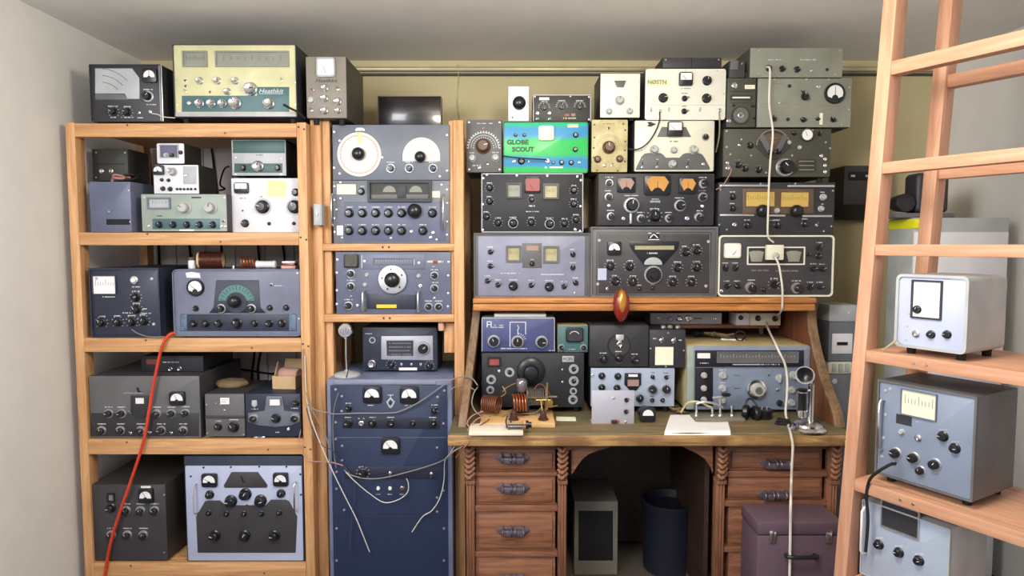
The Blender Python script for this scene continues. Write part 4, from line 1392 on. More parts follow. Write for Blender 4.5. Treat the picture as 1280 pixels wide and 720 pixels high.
d.meter(673, 158, 692, 176, 'upper', face=paint('meter cream', (232, 216, 168), .3), bez=C['ivory'], ang=-60)
NVY = paint('navy knob', (24, 44, 92), .3); 
for p, r in (((644.3, 169), 2.2), ((655.3, 169), 2.2), ((719.5, 169), 3.4), ((719, 187), 3.2), ((651.5, 201.5), 4.4), ((702, 203.3), 3.2), ((713.8, 203.5), 3.2), ((691.5, 203.5), 2)): d.knob(*p, r, 'blk', leg=False)
d.jack(684.5, 201.5, 3); d.jack(642.5, 202, 2.2); d.toggle(661.5, 202, 1.5); d.lamp(724.3, 203.2, 1.8, WHT)
d.leg(682.3, 209.4, 4.5, 2.4); d.mark(687, 208.3, 703.5, 210.4); d.paper(709.5, 155.5, 722.5, 159.5, C['note yellow'])
d.done()
d29 = d = Dev('signal_generator', 'stained cream instrument with one large brown knob, right of the green-and-blue transmitter', 'test set', (739, 149.5, 784.5, 215.5), YT, .26, C['olive grey'], C['stained cream'], on=d32, rnd=.004, ink=C['brown panel'])
d.knob(760.7, 184.5, 8, 'brn', leg=False); d.arc(760.7, 184.5, 16, 10, 170, .4, C['taupe']); d.ticks(760.7, 184.5, 13, 15, 10, 170, C['taupe'], .12); d.knobs([(746.7, 199.3), (774.3, 198.8)], 4.5, 'brn', leg=False)
d.jack(755.3, 206.8, 2.2); d.toggle(765, 207, 1.6); d.lamp(760.6, 160.5, 1.6, BLK); d.leg(761, 155, 14, 1.2)
d.screws([(743, 156), (742.8, 172), (742, 185), (742, 197), (779, 155), (781.5, 163), (781.5, 177), (781, 188), (781, 202), (746, 213), (772, 213.5)], 1.3, C['brown panel'])
d.done()
d42 = d = Dev('radio_transmitter', 'ivory transmitter with grey humped fascia and black meter, above the amber dials', RAD, (792, 150.5, 892.5, 215), YT - .004, .30, C['charcoal'], C['ivory'], on=d32, rnd=.007, rim=.002, ink=BINK)
d.shape([(821, 171.5), (827, 159), (857, 159), (863.5, 171.5)], C['mid grey'], .002, 'fascia_plate'); d.meter(833.5, 152.5, 852.5, 171.5, 'upper', off=.002)
d.shape([(794.5, 211), (801.5, 196), (805, 192.5), (809, 191.5), (825, 191.5), (828, 193), (832, 197.5), (849, 197.5), (853, 193), (857, 191.5), (873, 191.5), (877, 193), (880, 197), (887, 210), (886.5, 212.5), (795, 212.5)], C['mid grey'], .002, 'fascia_plate')
d.knobs([(817, 187.5), (866.3, 187.5)], 5.6, 'gry', leg=False, off=.002); d.knob(841.7, 188, 4.4, 'gry', leg=False); d.knob(840.3, 205.3, 5, 'gry', leg=False, off=.002)
d.knob(881.2, 171.8, 4.6, 'ring', leg=False)
d.shape([(808.5, 153), (813, 152.5), (820, 155.5), (813, 158.8), (808.5, 158), (811, 155.5)], C['charcoal'], .001, 'emblem'); d.leg(842, 177, 10, 1.6)
d.up = .002
for p in ((803, 203.5), (821.5, 203.5), (859.5, 203.5)): d.leg(p[0], p[1] - 4, 3, 1, INK); d.mark(p[0] - .7, p[1] - 1.5, p[0] + .7, p[1] + 3, BINK)
d.up = 0
d.jack(878.7, 205.3, 2); d.jack(859, 209, 1.6); d.jack(821.5, 209, 1.6); d.jack(803, 209, 1.6)
d.done()
d37 = d = Dev('military_receiver', 'olive drab military receiver with a half-round dial and a big ring knob', RAD, (903.5, 161, 1038, 221.5), YT - .004, .30, C['olive black'], C['olive grey'], on=d36, rnd=.003, ink=C['taupe'])
fan = lambda r, a0, a1, cy: [(965.5 + r * math.cos(R(a)), cy - r * math.sin(R(a))) for a in range(a0, a1 + 1, 6)]
d.shape(fan(21.5, 0, 180, 183.5) + [(945, 185), (958, 197), (962, 200), (969, 200), (973, 197), (986, 185)], C['olive black'], .004, 'dial_housing')
d.up = .004; d.arc(965.5, 183.5, 20.5, 5, 175, 1.3, C['taupe']); d.up = 0
d.shape(fan(27, 60, 120, 194) + [(962, 192), (969, 192)], C['brown panel'], .006, 'dial_window')
d.up = .006; d.leg(965.5, 173, 10, 1.4, C['taupe']); d.leg(965.5, 178, 7, 1.2, C['taupe']); d.up = 0
for a, b in (((950, 170), (960.5, 189)), ((981, 170), (970.5, 189))): d.line(*a, *b, 6.5, C['mid grey'], .008)
d.knobs([(961.5, 191), (971, 190)], 3.4, 'blk', leg=False, off=.008); d.knob(985.5, 178.5, 3, 'gry', leg=False)
d.meter(999, 160.5, 1016, 177.5, 'rwhite', bez=C['olive grey'], ang=20)
d.knobs([(991.7, 167), (1023.7, 167.5)], 3.4, 'bar', leg=False); d.knob(980.5, 209.5, 11.5, 'ring', leg=False)
d.shape([(995.5, 199), (1019.5, 199), (1019.5, 215), (995.5, 215)], C['olive black'], .002, 'data_plate')
d.up = .002
for y in (201.2, 206.5, 211.8): d.mark(998, y, 1017, y + 1.2, C['taupe'])
d.up = 0
for p in ((937, 182), (922, 206.5), (930.5, 211), (947.5, 212.5)): d.knob(*p, 4, 'blk', leg=False)
d.toggle(924, 181.5, 1.8); d.toggle(949, 179, 1.8); d.knob(999, 184.5, 2.6, 'gry', leg=False); d.jack(909, 210.5, 2.6); d.jack(909, 203.8, 2)
for p in ((1030.5, 199), (1030.5, 207), (1030.5, 215), (1026, 195)): d.jack(*p, 2.2)
d.screws([(908, 164), (908, 184), (926.5, 174.5), (938.5, 194.5), (957, 216), (1031.5, 178), (1037, 185.5), (989.5, 194.5), (1015, 163), (912.5, 193)], 1.3)
d.leg(922, 200, 8, 1); d.leg(932, 206, 7, 1); d.leg(948, 207, 7, 1)
d.done()
# fourth row
YV = YH + .045
d25 = d = Dev('speaker_box', 'tall off-white box with one round black lens, standing behind the green-and-blue transmitter', 'speaker', (635, 108, 661.5, 152), YT + .03, .12, C['taupe'], C['white enamel'], on=d28, rnd=.003)
d.disc(649, 130, 9.3, SIL, .005, 'lens_rim'); d.knob(649, 130, 8.3, 'ball', leg=False, off=.003); d.screws([(640.5, 147)], 1, C['olive grey'])
d.done()
d26 = d = Dev('decade_box', 'black instrument box with three pointer dials and pale edge, behind the green-and-blue transmitter', 'test set', (666, 118.5, 738.5, 152), YT + .03, .16, C['charcoal'], C['warm charcoal'], on=d28, rnd=.003)
for a in ((666.5, 119.2, 738, 119.2), (666.6, 119, 666.6, 151.6), (738, 119, 738, 151.6)): d.line(*a, .9, C['silver paint'])
for x, y in ((680, 134.5), (702, 133.5), (724.5, 133.5)): d.knob(x, y, 4.6, 'bar', leg=False); d.ticks(x, y, 5.5, 11, 0, 180, ln=.4); d.leg(x, y - 7.5, 9, 1)
d.paper(674, 122, 686.5, 125.5, PAPER); d.lamp(713, 120.8, 1, WHT)
for p in ((672, 141.7), (687, 141.7)): d.jack(*p, 2.2)
for p in ((672, 148.7), (687, 148.7)): d.lamp(*p, 2.2, C['jewel green'])
d.paper(705.5, 142.5, 711.5, 145.5, C['red face'], 'red_emblem'); d.paper(714, 142, 719, 145.5, C['taupe'], 'emblem'); d.leg(712, 148, 16, 2, C['cream'])
d.screws([(668.5, 121), (736, 121.5), (736, 149.5)], 1)
d.done()
d30 = d = Dev('oscillator_unit', 'small white box with three grey knobs and a fan-shaped window, above stained cream instrument', 'radio', (750, 92, 800, 147.5), YT + .004, .2, C['charcoal'], C['ivory white'], on=d29, rnd=.003, ink=BINK)
d.shape([(767.5, 101), (782.5, 101), (779.5, 109.5), (771, 109.5)], C['mid grey'], .001, 'fan_window'); d.arc(775, 116, 11, 50, 130, .5, C['light grey'])
d.knob(774.2, 126, 5.8, 'gry', leg=False); d.knobs([(761, 139.7), (786.7, 139.5)], 4, 'gry', leg=False)
d.screws([(753, 95), (797, 95), (752.5, 119), (797.5, 104), (752, 135), (797, 136.5), (774, 94.5)], 1)
d.done()
d41 = d = Dev('radio_transmitter', 'large ivory transmitter with black meter and yellowed call sign sticker, atop the humped one', RAD, (806, 86, 907, 149.8), YT - .002, .28, C['charcoal'], C['ivory white'], on=d42, rnd=.012, ink=BINK)
d.meter(848, 91, 865, 108, 'upper'); d.paper(806.8 + 2, 99, 834.5, 107.5, C['note yellow'], 'call_sign_sticker'); d.up = .0006; d.text('NØSTN', 821, 103.2, 4.6, C['khaki grey'], 0, 23, .05); d.up = 0
d.knobs([(883.3, 101.3), (828.5, 122.7), (882.7, 123.3)], 5.8, 'blk', leg=False); d.knobs([(855.3, 123.5), (854.8, 139.5)], 4.4, 'bar')
for p in ((813, 138.5), (835, 138), (873.7, 138.5)): d.toggle(*p, 1.7)
d.jack(824.5, 139.5, 2.2); d.jack(899, 138.5, 2.6)
d.line(806, 131.5, 906, 131.5, .4, C['light grey']); d.leg(857, 111, 12, 1)
d.screws([(818, 88.5), (857, 88.5), (896, 88.8), (808.5, 118), (904, 118)], 1)
d.done()
d38 = d = Dev('field_set', 'small dark box with round speaker-like dial and white slot, above the military receiver', 'radio', (908, 97.8, 944.3, 159.5), YT - .006, .2, C['charcoal'], C['olive grey'], on=d37, rnd=.003)
d.disc(925, 144.5, 11.2, C['olive black'], .006, 'speaker_ring'); d.disc(925, 144.5, 9.2, C['mid grey'], .007, 'speaker_ring'); d.jack(925, 144.5, 4); d.ticks(925, 144.5, 9.6, 22, 0, 343, C['taupe'], .1)
d.window(914.5, 121.3, 937, 123.4, WHT, C['olive black'], 2, t=.004); d.paper(930.5, 106.5, 943.3, 111.5, CREAMP, lines=1); d.jack(917.7, 107.3, 3.6)
d.jack(910.5, 151.3, 2.6); d.knob(916.5, 132, 1.6, 'ball', leg=False); d.knob(940.5, 133, 2, 'ball', leg=False); d.knob(942, 148, 1.6, 'ball', leg=False)
d.line(912, 114.5, 941, 114.5, .6, DINK); d.line(912, 129, 941, 129, .6, DINK)
b = NB(); tube(b, [(-.032, .02, 0), (-.032, .02, .022), (.0, .02, .03), (.03, .02, .022), (.03, .02, 0)], .005, 8)
mk('carry_handle', b, [C['olive black']], d.root, (-.005, 0, d.h))
d.done()
d39 = d = Dev('test_panel', 'wide khaki grey panel unit with a round black meter at its right end', 'test set', (946, 98, 1063.5, 159.5), YT - .006, .26, C['olive grey'], C['khaki grey'], on=d37, rnd=.002, ink=C['taupe'])
d.meter(1029, 104, 1055.5, 130.5, 'round', ang=0)
d.knob(1005.5, 121, 6, 'bar', rot=-.4, leg=False); d.line(1001, 113, 1004, 118, 1.2, BLK); d.knobs([(986, 107.8), (984, 149.5)], 2, 'ball', leg=False)
d.knobs([(967, 149), (1003.3, 150), (1040.5, 150)], 4, 'bar', leg=False); d.knob(1021.5, 149, 3, 'bar', leg=False); d.paper(1023.6, 141.5, 1028, 156, CREAMP)
d.jack(1022.5, 108.3, 2.6); d.lamp(973.5, 129, 1, WHT)
for a in ((951, 130, 988, 130), (992, 131, 1016, 131), (1020, 132.5, 1056, 132.5)): d.line(*a, .7)
d.leg(968, 104.5, 26, 1.2); d.leg(1005, 106, 8); d.leg(968, 140, 16); d.leg(1040, 144, 12); d.ticks(1040.5, 150, 5, 9, 0, 180); d.ticks(967, 149, 5, 9, 0, 180); d.ticks(1003.3, 150, 5, 9, 0, 180)
d.screws([(949, 106.5), (949, 156), (1061, 109.5), (1060.5, 137), (1051, 156), (967.5, 99.5), (1007.5, 99.5), (1035.5, 99.5), (948, 133), (955, 141)], 1.3)
d.done()
d40 = d = Dev('rack_panel_unit', 'khaki grey unit with a row of small knobs, highest, above the round black meter', 'test set', (937, 60, 1053, 97), YT - .012, .26, C['olive grey'], C['khaki grey'], on=d39, rnd=.002)
for x, y in ((960, 85.5), (977, 86.5), (995.5, 87.3)): d.knob(x, y, 3.8, 'blk', leg=False)
d.jack(1014, 88.5, 1.6); d.knob(1033, 87.5, 1.8, 'ball', leg=False); d.leg(968, 75, 16); d.leg(1010, 75, 20); d.screws([(948, 64), (1049, 64), (948, 93), (1043, 93)], 1.3)
d.done()
d = Dev('junction_box', 'dark grey metal box lying on top of the large ivory transmitter', 'box', (828, 72, 902, 85.6), YT + .1, .15, C['olive black'], C['dark grey'], on=d41, rnd=.003)
d.line(864, 73, 864, 85, .8, DINK); d.screws([(832, 75), (898, 75)], 1)
d.done()
d = Dev('transformer_box', 'small dark box with lighter plate standing on the set with the speaker-like dial', 'box', (911, 76, 931, 97), YT - .004, .12, C['charcoal'], C['dark grey'], on=d38.top + .0, rnd=.003)
d.bar(912, 76, 922, 88, C['mid grey'], .006, 'lid_plate'); d.screws([(927, 80)], 1)
d.done()
d = Dev('flat_monitor', 'flat dark rectangular panel leaning on top of the middle rack against the beige wall', 'monitor', (472.5, 120.5, 552, 159), 3.05, .035, C['brown panel'], C['screen black'], on=ct, rnd=.003, rim=.003)
d.done()

# ================================================================== INSIDE THE HUTCH
YD = 2.748
d48 = d = Dev('radio_receiver', 'black receiver with one big black tuning dial and a red window behind the breadboard coils', RAD, (602, 441, 730, 509), YD, .30, C['black crackle'], C['black crackle'], on=DZ, rnd=.003)
d.window(611.5, 448, 624, 456, C['red face'], BLKM, 2, t=.006)
d.knob(663.5, 464, 18, 'bigd', rot=0, leg=False); d.ticks(663.5, 464, 14.5, 30, 0, 348, C['light grey'], .08)
d.shape([(702.8, 444.8), (717.3, 444.8), (717.3, 452.2), (702.8, 452.2)], C['light grey'], .001, 'name_plate'); d.up = .001; d.text('HCBN', 710, 448.5, 4.4, BLKM, 0, 12); d.up = 0
for x, y, r in ((717, 461, 6.2), (717, 476, 6.2), (716.5, 488.5, 4.6), (716, 499, 6), (614, 474, 6), (637, 465, 6), (613, 487, 5)): d.disc(x, y, r, SIL, .002, 'knob_skirt'); d.knob(x, y, r * .62, 'bar', leg=False, off=.002)
d.lamp(624, 464, 1.8, C['light grey']); d.toggle(703, 462, 1.4); d.toggle(703, 477.5, 1.4)
d.done()
d43 = d = Dev('capacitance_box', 'indigo panel box with three silver-ringed black knobs under the hutch top', 'test set', (602, 397, 693.5, 439.5), YD + .002, .22, C['pale green grey'], C['indigo'], on=d48, rnd=.003)
for x, y in ((617.3, 426.3), (647, 426.8), (677, 427.3)): d.knob(x, y, 8.1, 'ring', leg=False)
for a in ((637.5, 402.5, 637.5, 433), (637.5, 402.5, 657, 402.5), (657, 402.5, 657, 418), (647.3, 406, 647.3, 418)): d.line(*a, .9)
d.line(647.8, 408, 647.8, 411, 2)
for a in ((609, 402, 609, 409), (614, 402, 614, 409), (609, 402, 614, 402), (609, 405.5, 614, 405.5)): d.line(*a, 1.1)
d.leg(622.5, 406.4, 13, 1.2); d.leg(622, 409, 15, 1); d.leg(642, 435.5, 34, 1.5); d.leg(689, 438, 6, .8); d.ticks(647, 426.8, 9, 5, 20, 80)
for a in ((602.6, 397.5, 602.6, 439), (602.6, 397.6, 693, 397.6), (693, 397.6, 693, 439)): d.line(*a, .8, C['silver paint'])
d.done()
bm = NB(); box(bm, -.11, .11, -.08, .08, 0, .012, 0, .002)
q = P(650, 395, YD + .1)
tag(mk('paper_pad', bm, [PAPER], None, (q.x, YD + .105, d43.top)), 'white paper pad lying on top of the indigo three-knob box', 'paper')
d44 = d = Dev('meter_box', 'tiny teal box with square black meter and two knobs, beside the indigo box', 'meter box', (697, 406.5, 735, 440), YD + .01, .1, C['cream scale'], C['teal'], on=d48, rnd=.003)
d.meter(707, 409, 729, 427, 'full', face=C['charcoal'], ang=-30); d.ticks(717.5, 420, 6, 9, 20, 160, INK, .3)
d.up = .0135; d.arc(717.5, 420, 6.5, 30, 150, .8); d.up = 0
d.knobs([(701.7, 434.3), (729.3, 434.5)], 4.4, 'ring', leg=False); d.leg(715, 436.3, 8, 1); d.leg(729, 427.8, 8, 1.2)
d.done()
d49 = d = Dev('radio_transmitter', 'silver-blue panel transmitter with a black shield-shaped meter behind the loose white switch panel', RAD, (738, 459.5, 843, 508), YD, .26, C['charcoal'], C['silver blue'], on=DZ, rnd=.003, ink=BINK)
d.shape([(780.5, 466), (801, 466), (801, 480), (794.5, 487.5), (787, 487.5), (780, 480)], BLKM, .006, 'shield_meter'); d.paper(785, 467.3, 796.5, 470.3, PAPER).location.y -= .006; o = d.paper(784, 474, 798, 482, C['pink face'], 'dial_face'); o.location.y -= .006
d.knobs([(752, 469.5), (772, 470), (752, 484), (771, 484.5)], 4.4, 'blk', leg=False); d.knobs([(815.5, 471), (832.5, 471.5)], 3.4, 'bar')
d.knobs([(815, 486), (832, 486)], 6.8, 'ring', leg=False); d.knob(799.5, 497.5, 5, 'blk', leg=False); d.knobs([(815, 500), (828, 500)], 3, 'blk'); d.ticks(799.5, 497.5, 6, 9, 0, 180)
d.jack(740.5, 469, 2)
d.done()
d45 = d = Dev('antenna_coupler', 'dark grey square box with a round black dial and chrome pointer, above the silver-blue transmitter', 'tuner', (737, 406.5, 810.5, 458.5), YD - .006, .2, C['dark grey'], C['charcoal'], on=d49, rnd=.003)
d.disc(773.5, 431.5, 14.5, BLKM, .003, 'dial_rim'); d.disc(773.5, 431.5, 13, C['warm charcoal'], .0035, 'dial_plate'); d.shape([(769.5, 418), (779.5, 418), (779, 424), (776, 425), (776.5, 430), (772, 430), (772.5, 425), (769.5, 424)], SIL, .005, 'pointer'); d.knob(773.7, 430, 3.4, 'chr', leg=False, off=.005)
d.knobs([(753.7, 448), (773, 446), (793.2, 449.3)], 5, 'blk', off=.0035); d.arc(773, 446, 8, 240, 300, .6, C['mid grey'])
d.done()
d46 = d = Dev('control_box', 'small black box with two chrome levers over a white paper label', 'box', (811.5, 412, 856.5, 459), YD - .006, .16, C['charcoal'], C['charcoal'], on=d49, rnd=.003)
d.paper(818.5, 433.5, 841.5, 456, CREAMP); d.toggle(826.5, 425.5, 3); d.toggle(841.5, 426, 3); d.screws([(812.8, 435.5), (854.5, 438), (832, 458), (835, 416)], 1.2); d.leg(818, 423, 4); d.leg(850, 425, 4)
d.done()
for i, x in enumerate((829, 837.5, 847)):
    bm = NB(); lathe(bm, [(.012, 0), (.012, .008), (.008, .012), (0, .012)], 14, 0, M=UPM)
    q = P(x, 411, YD + .05)
    tag(mk('bottle_cap', bm, [SIL if i != 1 else C['taupe']], None, (q.x, YD + .05, d46.top)), ['silver cap lying on the small black box, leftmost of three', 'dull grey cap lying on the small black box, middle of three', 'silver cap lying on the small black box, rightmost of three'][i], 'cap', 'caps on the black box')
d50 = d = Dev('communications_receiver', 'large steel-grey receiver with wide black dial band and big chrome knob on the desk', RAD, (857.5, 432, 1011.5, 512), 2.751, .36, paint('rusty cream paint', (206, 192, 146), .55, dirt=(188, 168, 116), scale=5), C['steel blue'], on=DZ, rnd=.006)
for a in ((858, 433, 866.5, 511), ): d.shape([(858.3, 433), (866.5, 433), (866.5, 511), (858.3, 511)], C['pale green grey'], .004, 'side_rail')
d.shape([(866.8, 433), (1008, 433), (1010, 437), (1010, 458.5), (866.8, 458.5)], C['steel blue'], .002, 'top_band')
d.shape([(868, 437.5), (1004, 437.5), (1004, 459), (868, 459)], BLKM, .004, 'dial_band'); d.shape([(868, 459), (890.5, 459), (890.5, 507), (868, 507)], BLKM, .004, 'dark_column')
d.window(870.5, 440.5, 887, 447.5, PAPER, BLKM, .8, t=.004, off=.004); d.window(896, 440, 996, 452, C['mid grey'], C['slate'], 1, t=.004, ticks=24, tmat=INK, off=.004)
d.up = .004; d.leg(879, 453.5, 12, 1.6); d.leg(945, 455.2, 60, 1.6); d.mark(868.5, 458.4, 1003, 459.2, C['slate']); d.up = 0
d.knobs([(879.3, 468.7), (879, 484.7), (879, 499)], 3.9, 'gry', leg=False, off=.004); d.knobs([(902.7, 469), (902.5, 485)], 4.9, 'gry')
d.knob(944.5, 486, 13, 'chrbig', leg=False); d.knob(972.5, 472, 5.4, 'gbar', rot=.1, leg=False); d.knob(991, 469, 5.5, 'gry', leg=False); d.knobs([(988.5, 487), (988.5, 503)], 4.6, 'gry', leg=False); d.toggle(971, 487, 2); d.knob(974, 503.5, 5, 'bar', rot=1.8, leg=False); d.knob(902, 500, 4.6, 'gry', leg=False)
d.leg(921, 469, 8, 1, BINK); d.leg(921, 485, 8, 1, BINK); d.leg(961, 469, 3, 2.4, BINK)
d.screws([(862.5, 442), (862.5, 459), (861.5, 498), (1007.5, 446.5)], 1.6)
d.done()
d61 = d = Dev('patch_strip', 'long grey strip unit with chrome sockets tucked under the hutch top', 'test set', (812.5, 391, 902, 405.5), 3.02, .14, C['mid grey'], C['silver paint'], on=HS, rnd=.002)
d.knob(848.5, 398, 3.8, 'chr', leg=False); d.jack(860, 398, 4.2); d.knob(837, 398.5, 3.6, 'gry', leg=False); d.jack(823, 397.5, 1.6); d.leg(872, 398, 10, 2, BINK); d.jack(893, 398, 2)
d.done()
d = Dev('switch_box', 'small white box with one dark knob under the hutch top, left of the cream one', 'box', (920, 391.5, 936.5, 408), 2.985, .1, C['white enamel'], C['white enamel'], on=HS, rnd=.002)
d.knob(925.5, 397, 3, 'blk', leg=False)
d.done()
d60 = d = Dev('switch_box', 'small cream box with two black knobs under the hutch top, with white cord', 'box', (937.5, 391.5, 975.5, 409.5), 2.98, .1, C['ivory'], C['ivory'], on=HS, rnd=.002)
d.knobs([(947, 397.7), (968, 398.3)], 3.6, 'blk', leg=False); d.jack(957, 404.5, 2.2); d.screws([(939.5, 404.5)], .8)
d.done()
# ================================================================== THINGS ON THE SHELVES AND DESK
def obj1(name, bm, mats, loc, label, cat, group=None, rot=(0, 0, 0), sharp=38):
    return tag(mk(name, bm, mats, None, loc, rot, sharp), label, cat, group)
def helix(bm, c, axis, r, pitch, turns, wr, n=16, seg=7, tails=None):
    """wire coil; axis a unit Vector"""
    axis = Vector(axis).normalized()
    u = axis.orthogonal().normalized(); w = axis.cross(u)
    N = int(turns * n)
    pts = []
    for i in range(N + 1):
        a = 2 * math.pi * i / n
        pts.append(Vector(c) + axis * (pitch * i / n - pitch * turns / 2) + (u * math.cos(a) + w * math.sin(a)) * r)
    if tails:
        pts = [Vector(tails[0])] + pts + [Vector(tails[1])]
    tube(bm, pts, wr, seg, smooth=False)

# --- on the rounded receiver, third shelf
zt = d12.top
q = P(240, 330, 2.78)
jr = empty('glass_jar', (q.x, 2.78, zt)); tag(jr, 'small white jar with a cork lid on the rounded lavender receiver', 'jar')
bm = NB(); lathe(bm, [(.014, 0), (.0155, .003), (.0155, .03), (.013, .035), (0, .035)], 20, 0, M=UPM); mk('body', bm, [WHT], jr)
bm = NB(); lathe(bm, [(.014, .0352), (.016, .037), (.016, .046), (.014, .048), (0, .048)], 20, 0, M=UPM); mk('lid', bm, [BRNK], jr)
q = P(265, 325, 2.80)
cf = empty('wire_wound_coil', (q.x, 2.80, zt)); tag(cf, 'large brown wire-wound coil lying beside the white jar on the rounded receiver', 'coil')
MX = Matrix.Rotation(R(-72), 4, 'Z')
bm = NB(); lathe(bm, [(.0335, -.045), (.0335, .055), (.0305, .055), (.0305, -.045)], 32, 0, M=Matrix.Translation((0, 0, .0345)) @ Matrix.Rotation(R(-78), 4, 'Z'), cap=False)
mk('tube', bm, [C['cardboard']], cf)
bm = NB(); ax = Matrix.Rotation(R(-78), 3, 'Z') @ Vector((0, 1, 0)); helix(bm, (ax.x * -.0, ax.y * -.0, .0345), ax, .0347, .0042, 22, .0019, 18, 6)
mk('winding', bm, [paint('brown enamel wire', (96, 52, 40), .3, .4)], cf)
q = P(310, 325, 2.80)
bm = NB(); helix(bm, (0, 0, .0265), (.95, .25, 0), .0235, .0115, 5, .0029, 18, 8, None)
obj1('copper_coil', bm, [COPPER], (q.x, 2.80, zt), 'loose bright copper coil on the rounded lavender receiver', 'coil')
q = P(332, 328, 2.80)
bm = NB(); lathe(bm, [(.0, -.042), (.012, -.042), (.0165, -.038), (.0165, -.03), (.0145, -.028), (.0145, .028), (.0165, .03), (.0165, .038), (.012, .042), (0, .042)], 22, 0, M=Matrix.Translation((0, 0, .0166)) @ Matrix.Rotation(R(-86), 4, 'Z'))
obj1('ceramic_former', bm, [WHT], (q.x, 2.805, zt), 'white ribbed ceramic coil former lying right of the copper coil', 'coil former')
q = P(365, 328, 2.82)
bm = NB(); box(bm, -.03, .03, -.03, .03, 0, .012, 0, .002); box(bm, -.024, .026, -.026, .026, .0122, .022, 1, .002); box(bm, -.03, .026, -.02, .03, .0222, .031, 2, .002)
obj1('parts_tin', bm, [C['pink cloth'], C['dim red'], WHT], (q.x, 2.80, zt), 'flat red and white parts tin at the right end of the rounded receiver', 'tin')
bm = NB(); lathe(bm, [(.009, 0), (.009, .004), (0, .004)], 14, 0, M=UPM); lathe(bm, [(.004, .004), (.003, .012), (0, .012)], 10, 0, M=UPM)
q = P(292, 333, 2.77); obj1('chrome_terminal', bm, [CHR], (q.x, 2.77, zt), 'tiny chrome terminal lying between the coils on the rounded receiver', 'terminal')

# --- open cardboard box on the black receiver, fourth shelf
q = P(351, 492, 2.76)
cb = empty('cardboard_box', (q.x, 2.80, d15.top), R(-6)); tag(cb, 'small open cardboard box tipped on its side holding a pink roll, fourth shelf', 'box')
bm = NB()
w, h, dp, t = .052, .055, .11, .003
box(bm, -w, w, -.0, t, 0, h); box(bm, -w, -w + t, t, dp, 0, h); box(bm, w - t, w, t, dp, 0, h); box(bm, -w + t, w - t, dp - t, dp, 0, h); box(bm, -w + t, w - t, t, dp - t, 0, t)
mk('tray', bm, [C['cardboard']], cb)
bm = NB(); box(bm, -w, w, 0, t, 0, .06, 0, .001)
mk('flap', bm, [C['cardboard']], cb, (0, dp - t, h), (R(-24), 0, 0))
bm = NB(); prism(bm, [(0, 0), (.07, .0), (.035, .055)], -.0015, .0015); mk('flap', bm, [C['cardboard']], cb, (-w + .001, .02, h), (0, 0, R(90)))
bm = NB(); lathe(bm, [(0, -.045), (.026, -.045), (.03, -.038), (.03, .038), (.026, .045), (0, .045)], 20, 0, M=Matrix.Rotation(R(75), 4, 'Z'))
obj1('cloth_roll', bm, [C['pink cloth']], (q.x + .008, 2.862, d15.top + .052), 'pinkish cloth roll lying inside the open cardboard box', 'cloth roll')
q = P(290, 484, 2.86)
bm = NB()
bmesh.ops.create_icosphere(bm, subdivisions=3, radius=1)
rnd = random.Random(3)
for v in bm.verts:
    n = 1 + .12 * math.sin(v.co.x * 7 + 1) * math.cos(v.co.y * 6)
    v.co = Vector((v.co.x * .068 * n, v.co.y * .06 * n, max(-.012, v.co.z * .022 * n) + .012))
obj1('cloth_bag', bm, [C['tan cloth']], (q.x, 2.86, d14.top), 'crumpled tan cloth bag lying on top of the small grey box with the white tag', 'bag', sharp=180)
bm = NB()
for dx in (-.012, .014):
    tube(bm, [(dx, 0, .001), (dx - .008, -.01, .006), (dx - .004, -.014, .022), (dx + .004, -.012, .034), (dx + .006, -.002, .026)], .0024, 7)
    box(bm, dx - .012, dx + .010, -.026, -.014, 0, .008, 0, .002)
tube(bm, [(-.012, -.02, .004), (0, -.026, .006), (.014, -.02, .004)], .0035, 7)
q = P(323, 546, YS + .0); obj1('wire_clip', bm, [CHR], (q.x, YS + .034, S4), 'pair of joined chrome wire clips at the front edge of the fourth shelf', 'clip')

# --- small grey switch on the post between shelf and rack
sb = P(396.5, 268, 2.70)
bm = NB(); box(bm, -.017, .017, 0, .05, -.044, .044, 0, .003)
so = obj1('light_switch', bm, [C['light grey']], (P(396.5, 268, 2.70).x, 2.705, sb.z), 'grey metal switch box screwed to the wooden post beside the left shelves', 'switch')
bm = NB(); box(bm, -.012, .012, -.003, .0005, -.036, .036, 0, .001); mk('cover_plate', bm, [C['silver paint']], so)
bm = NB(); box(bm, -.003, .003, -.014, -.003, -.006, .008, 0, .001); mk('lever', bm, [WHT], so)

# --- chrome desk microphone on the blue cabinet
q = P(434, 464, 2.76)
mc = empty('desk_microphone', (q.x, 2.76, CT)); tag(mc, 'chrome lollipop microphone on a grey round stand, beside the navy table radio', 'microphone')
bm = NB(); lathe(bm, [(.056, 0), (.056, .006), (.05, .012), (.03, .017), (.012, .02), (.009, .026), (0, .026)], 36, 0, M=UPM); mk('base', bm, [C['light grey']], mc)
hz = P(430, 413, 2.76).z - CT
bm = NB(); tube(bm, [(-.002, 0, .02), (-.004, 0, .09), (-.003, 0, hz - .03)], .0038, 10); mk('stem', bm, [CHR], mc)
bm = NB(); lathe(bm, [(0, -.016), (.02, -.016), (.03, -.01), (.031, .006), (.027, .012), (0, .012)], 32, 0, M=Matrix.Translation((-.004, 0, hz))); mk('head', bm, [CHR], mc)
bm = NB()
for k in range(-3, 4): tube(bm, [(-.004 + k * .0065, -.0125, hz - math.sqrt(max(0, .024 ** 2 - (k * .0065) ** 2))), (-.004 + k * .0065, -.0165, hz), (-.004 + k * .0065, -.0125, hz + math.sqrt(max(0, .024 ** 2 - (k * .0065) ** 2)))], .0013, 6)
mk('grille', bm, [SIL], mc)
bm = NB(); tube(bm, [(-.004, 0, hz - .034), (-.004, 0, hz - .026)], .008, 12, smooth=False); mk('collar', bm, [CHR], mc)
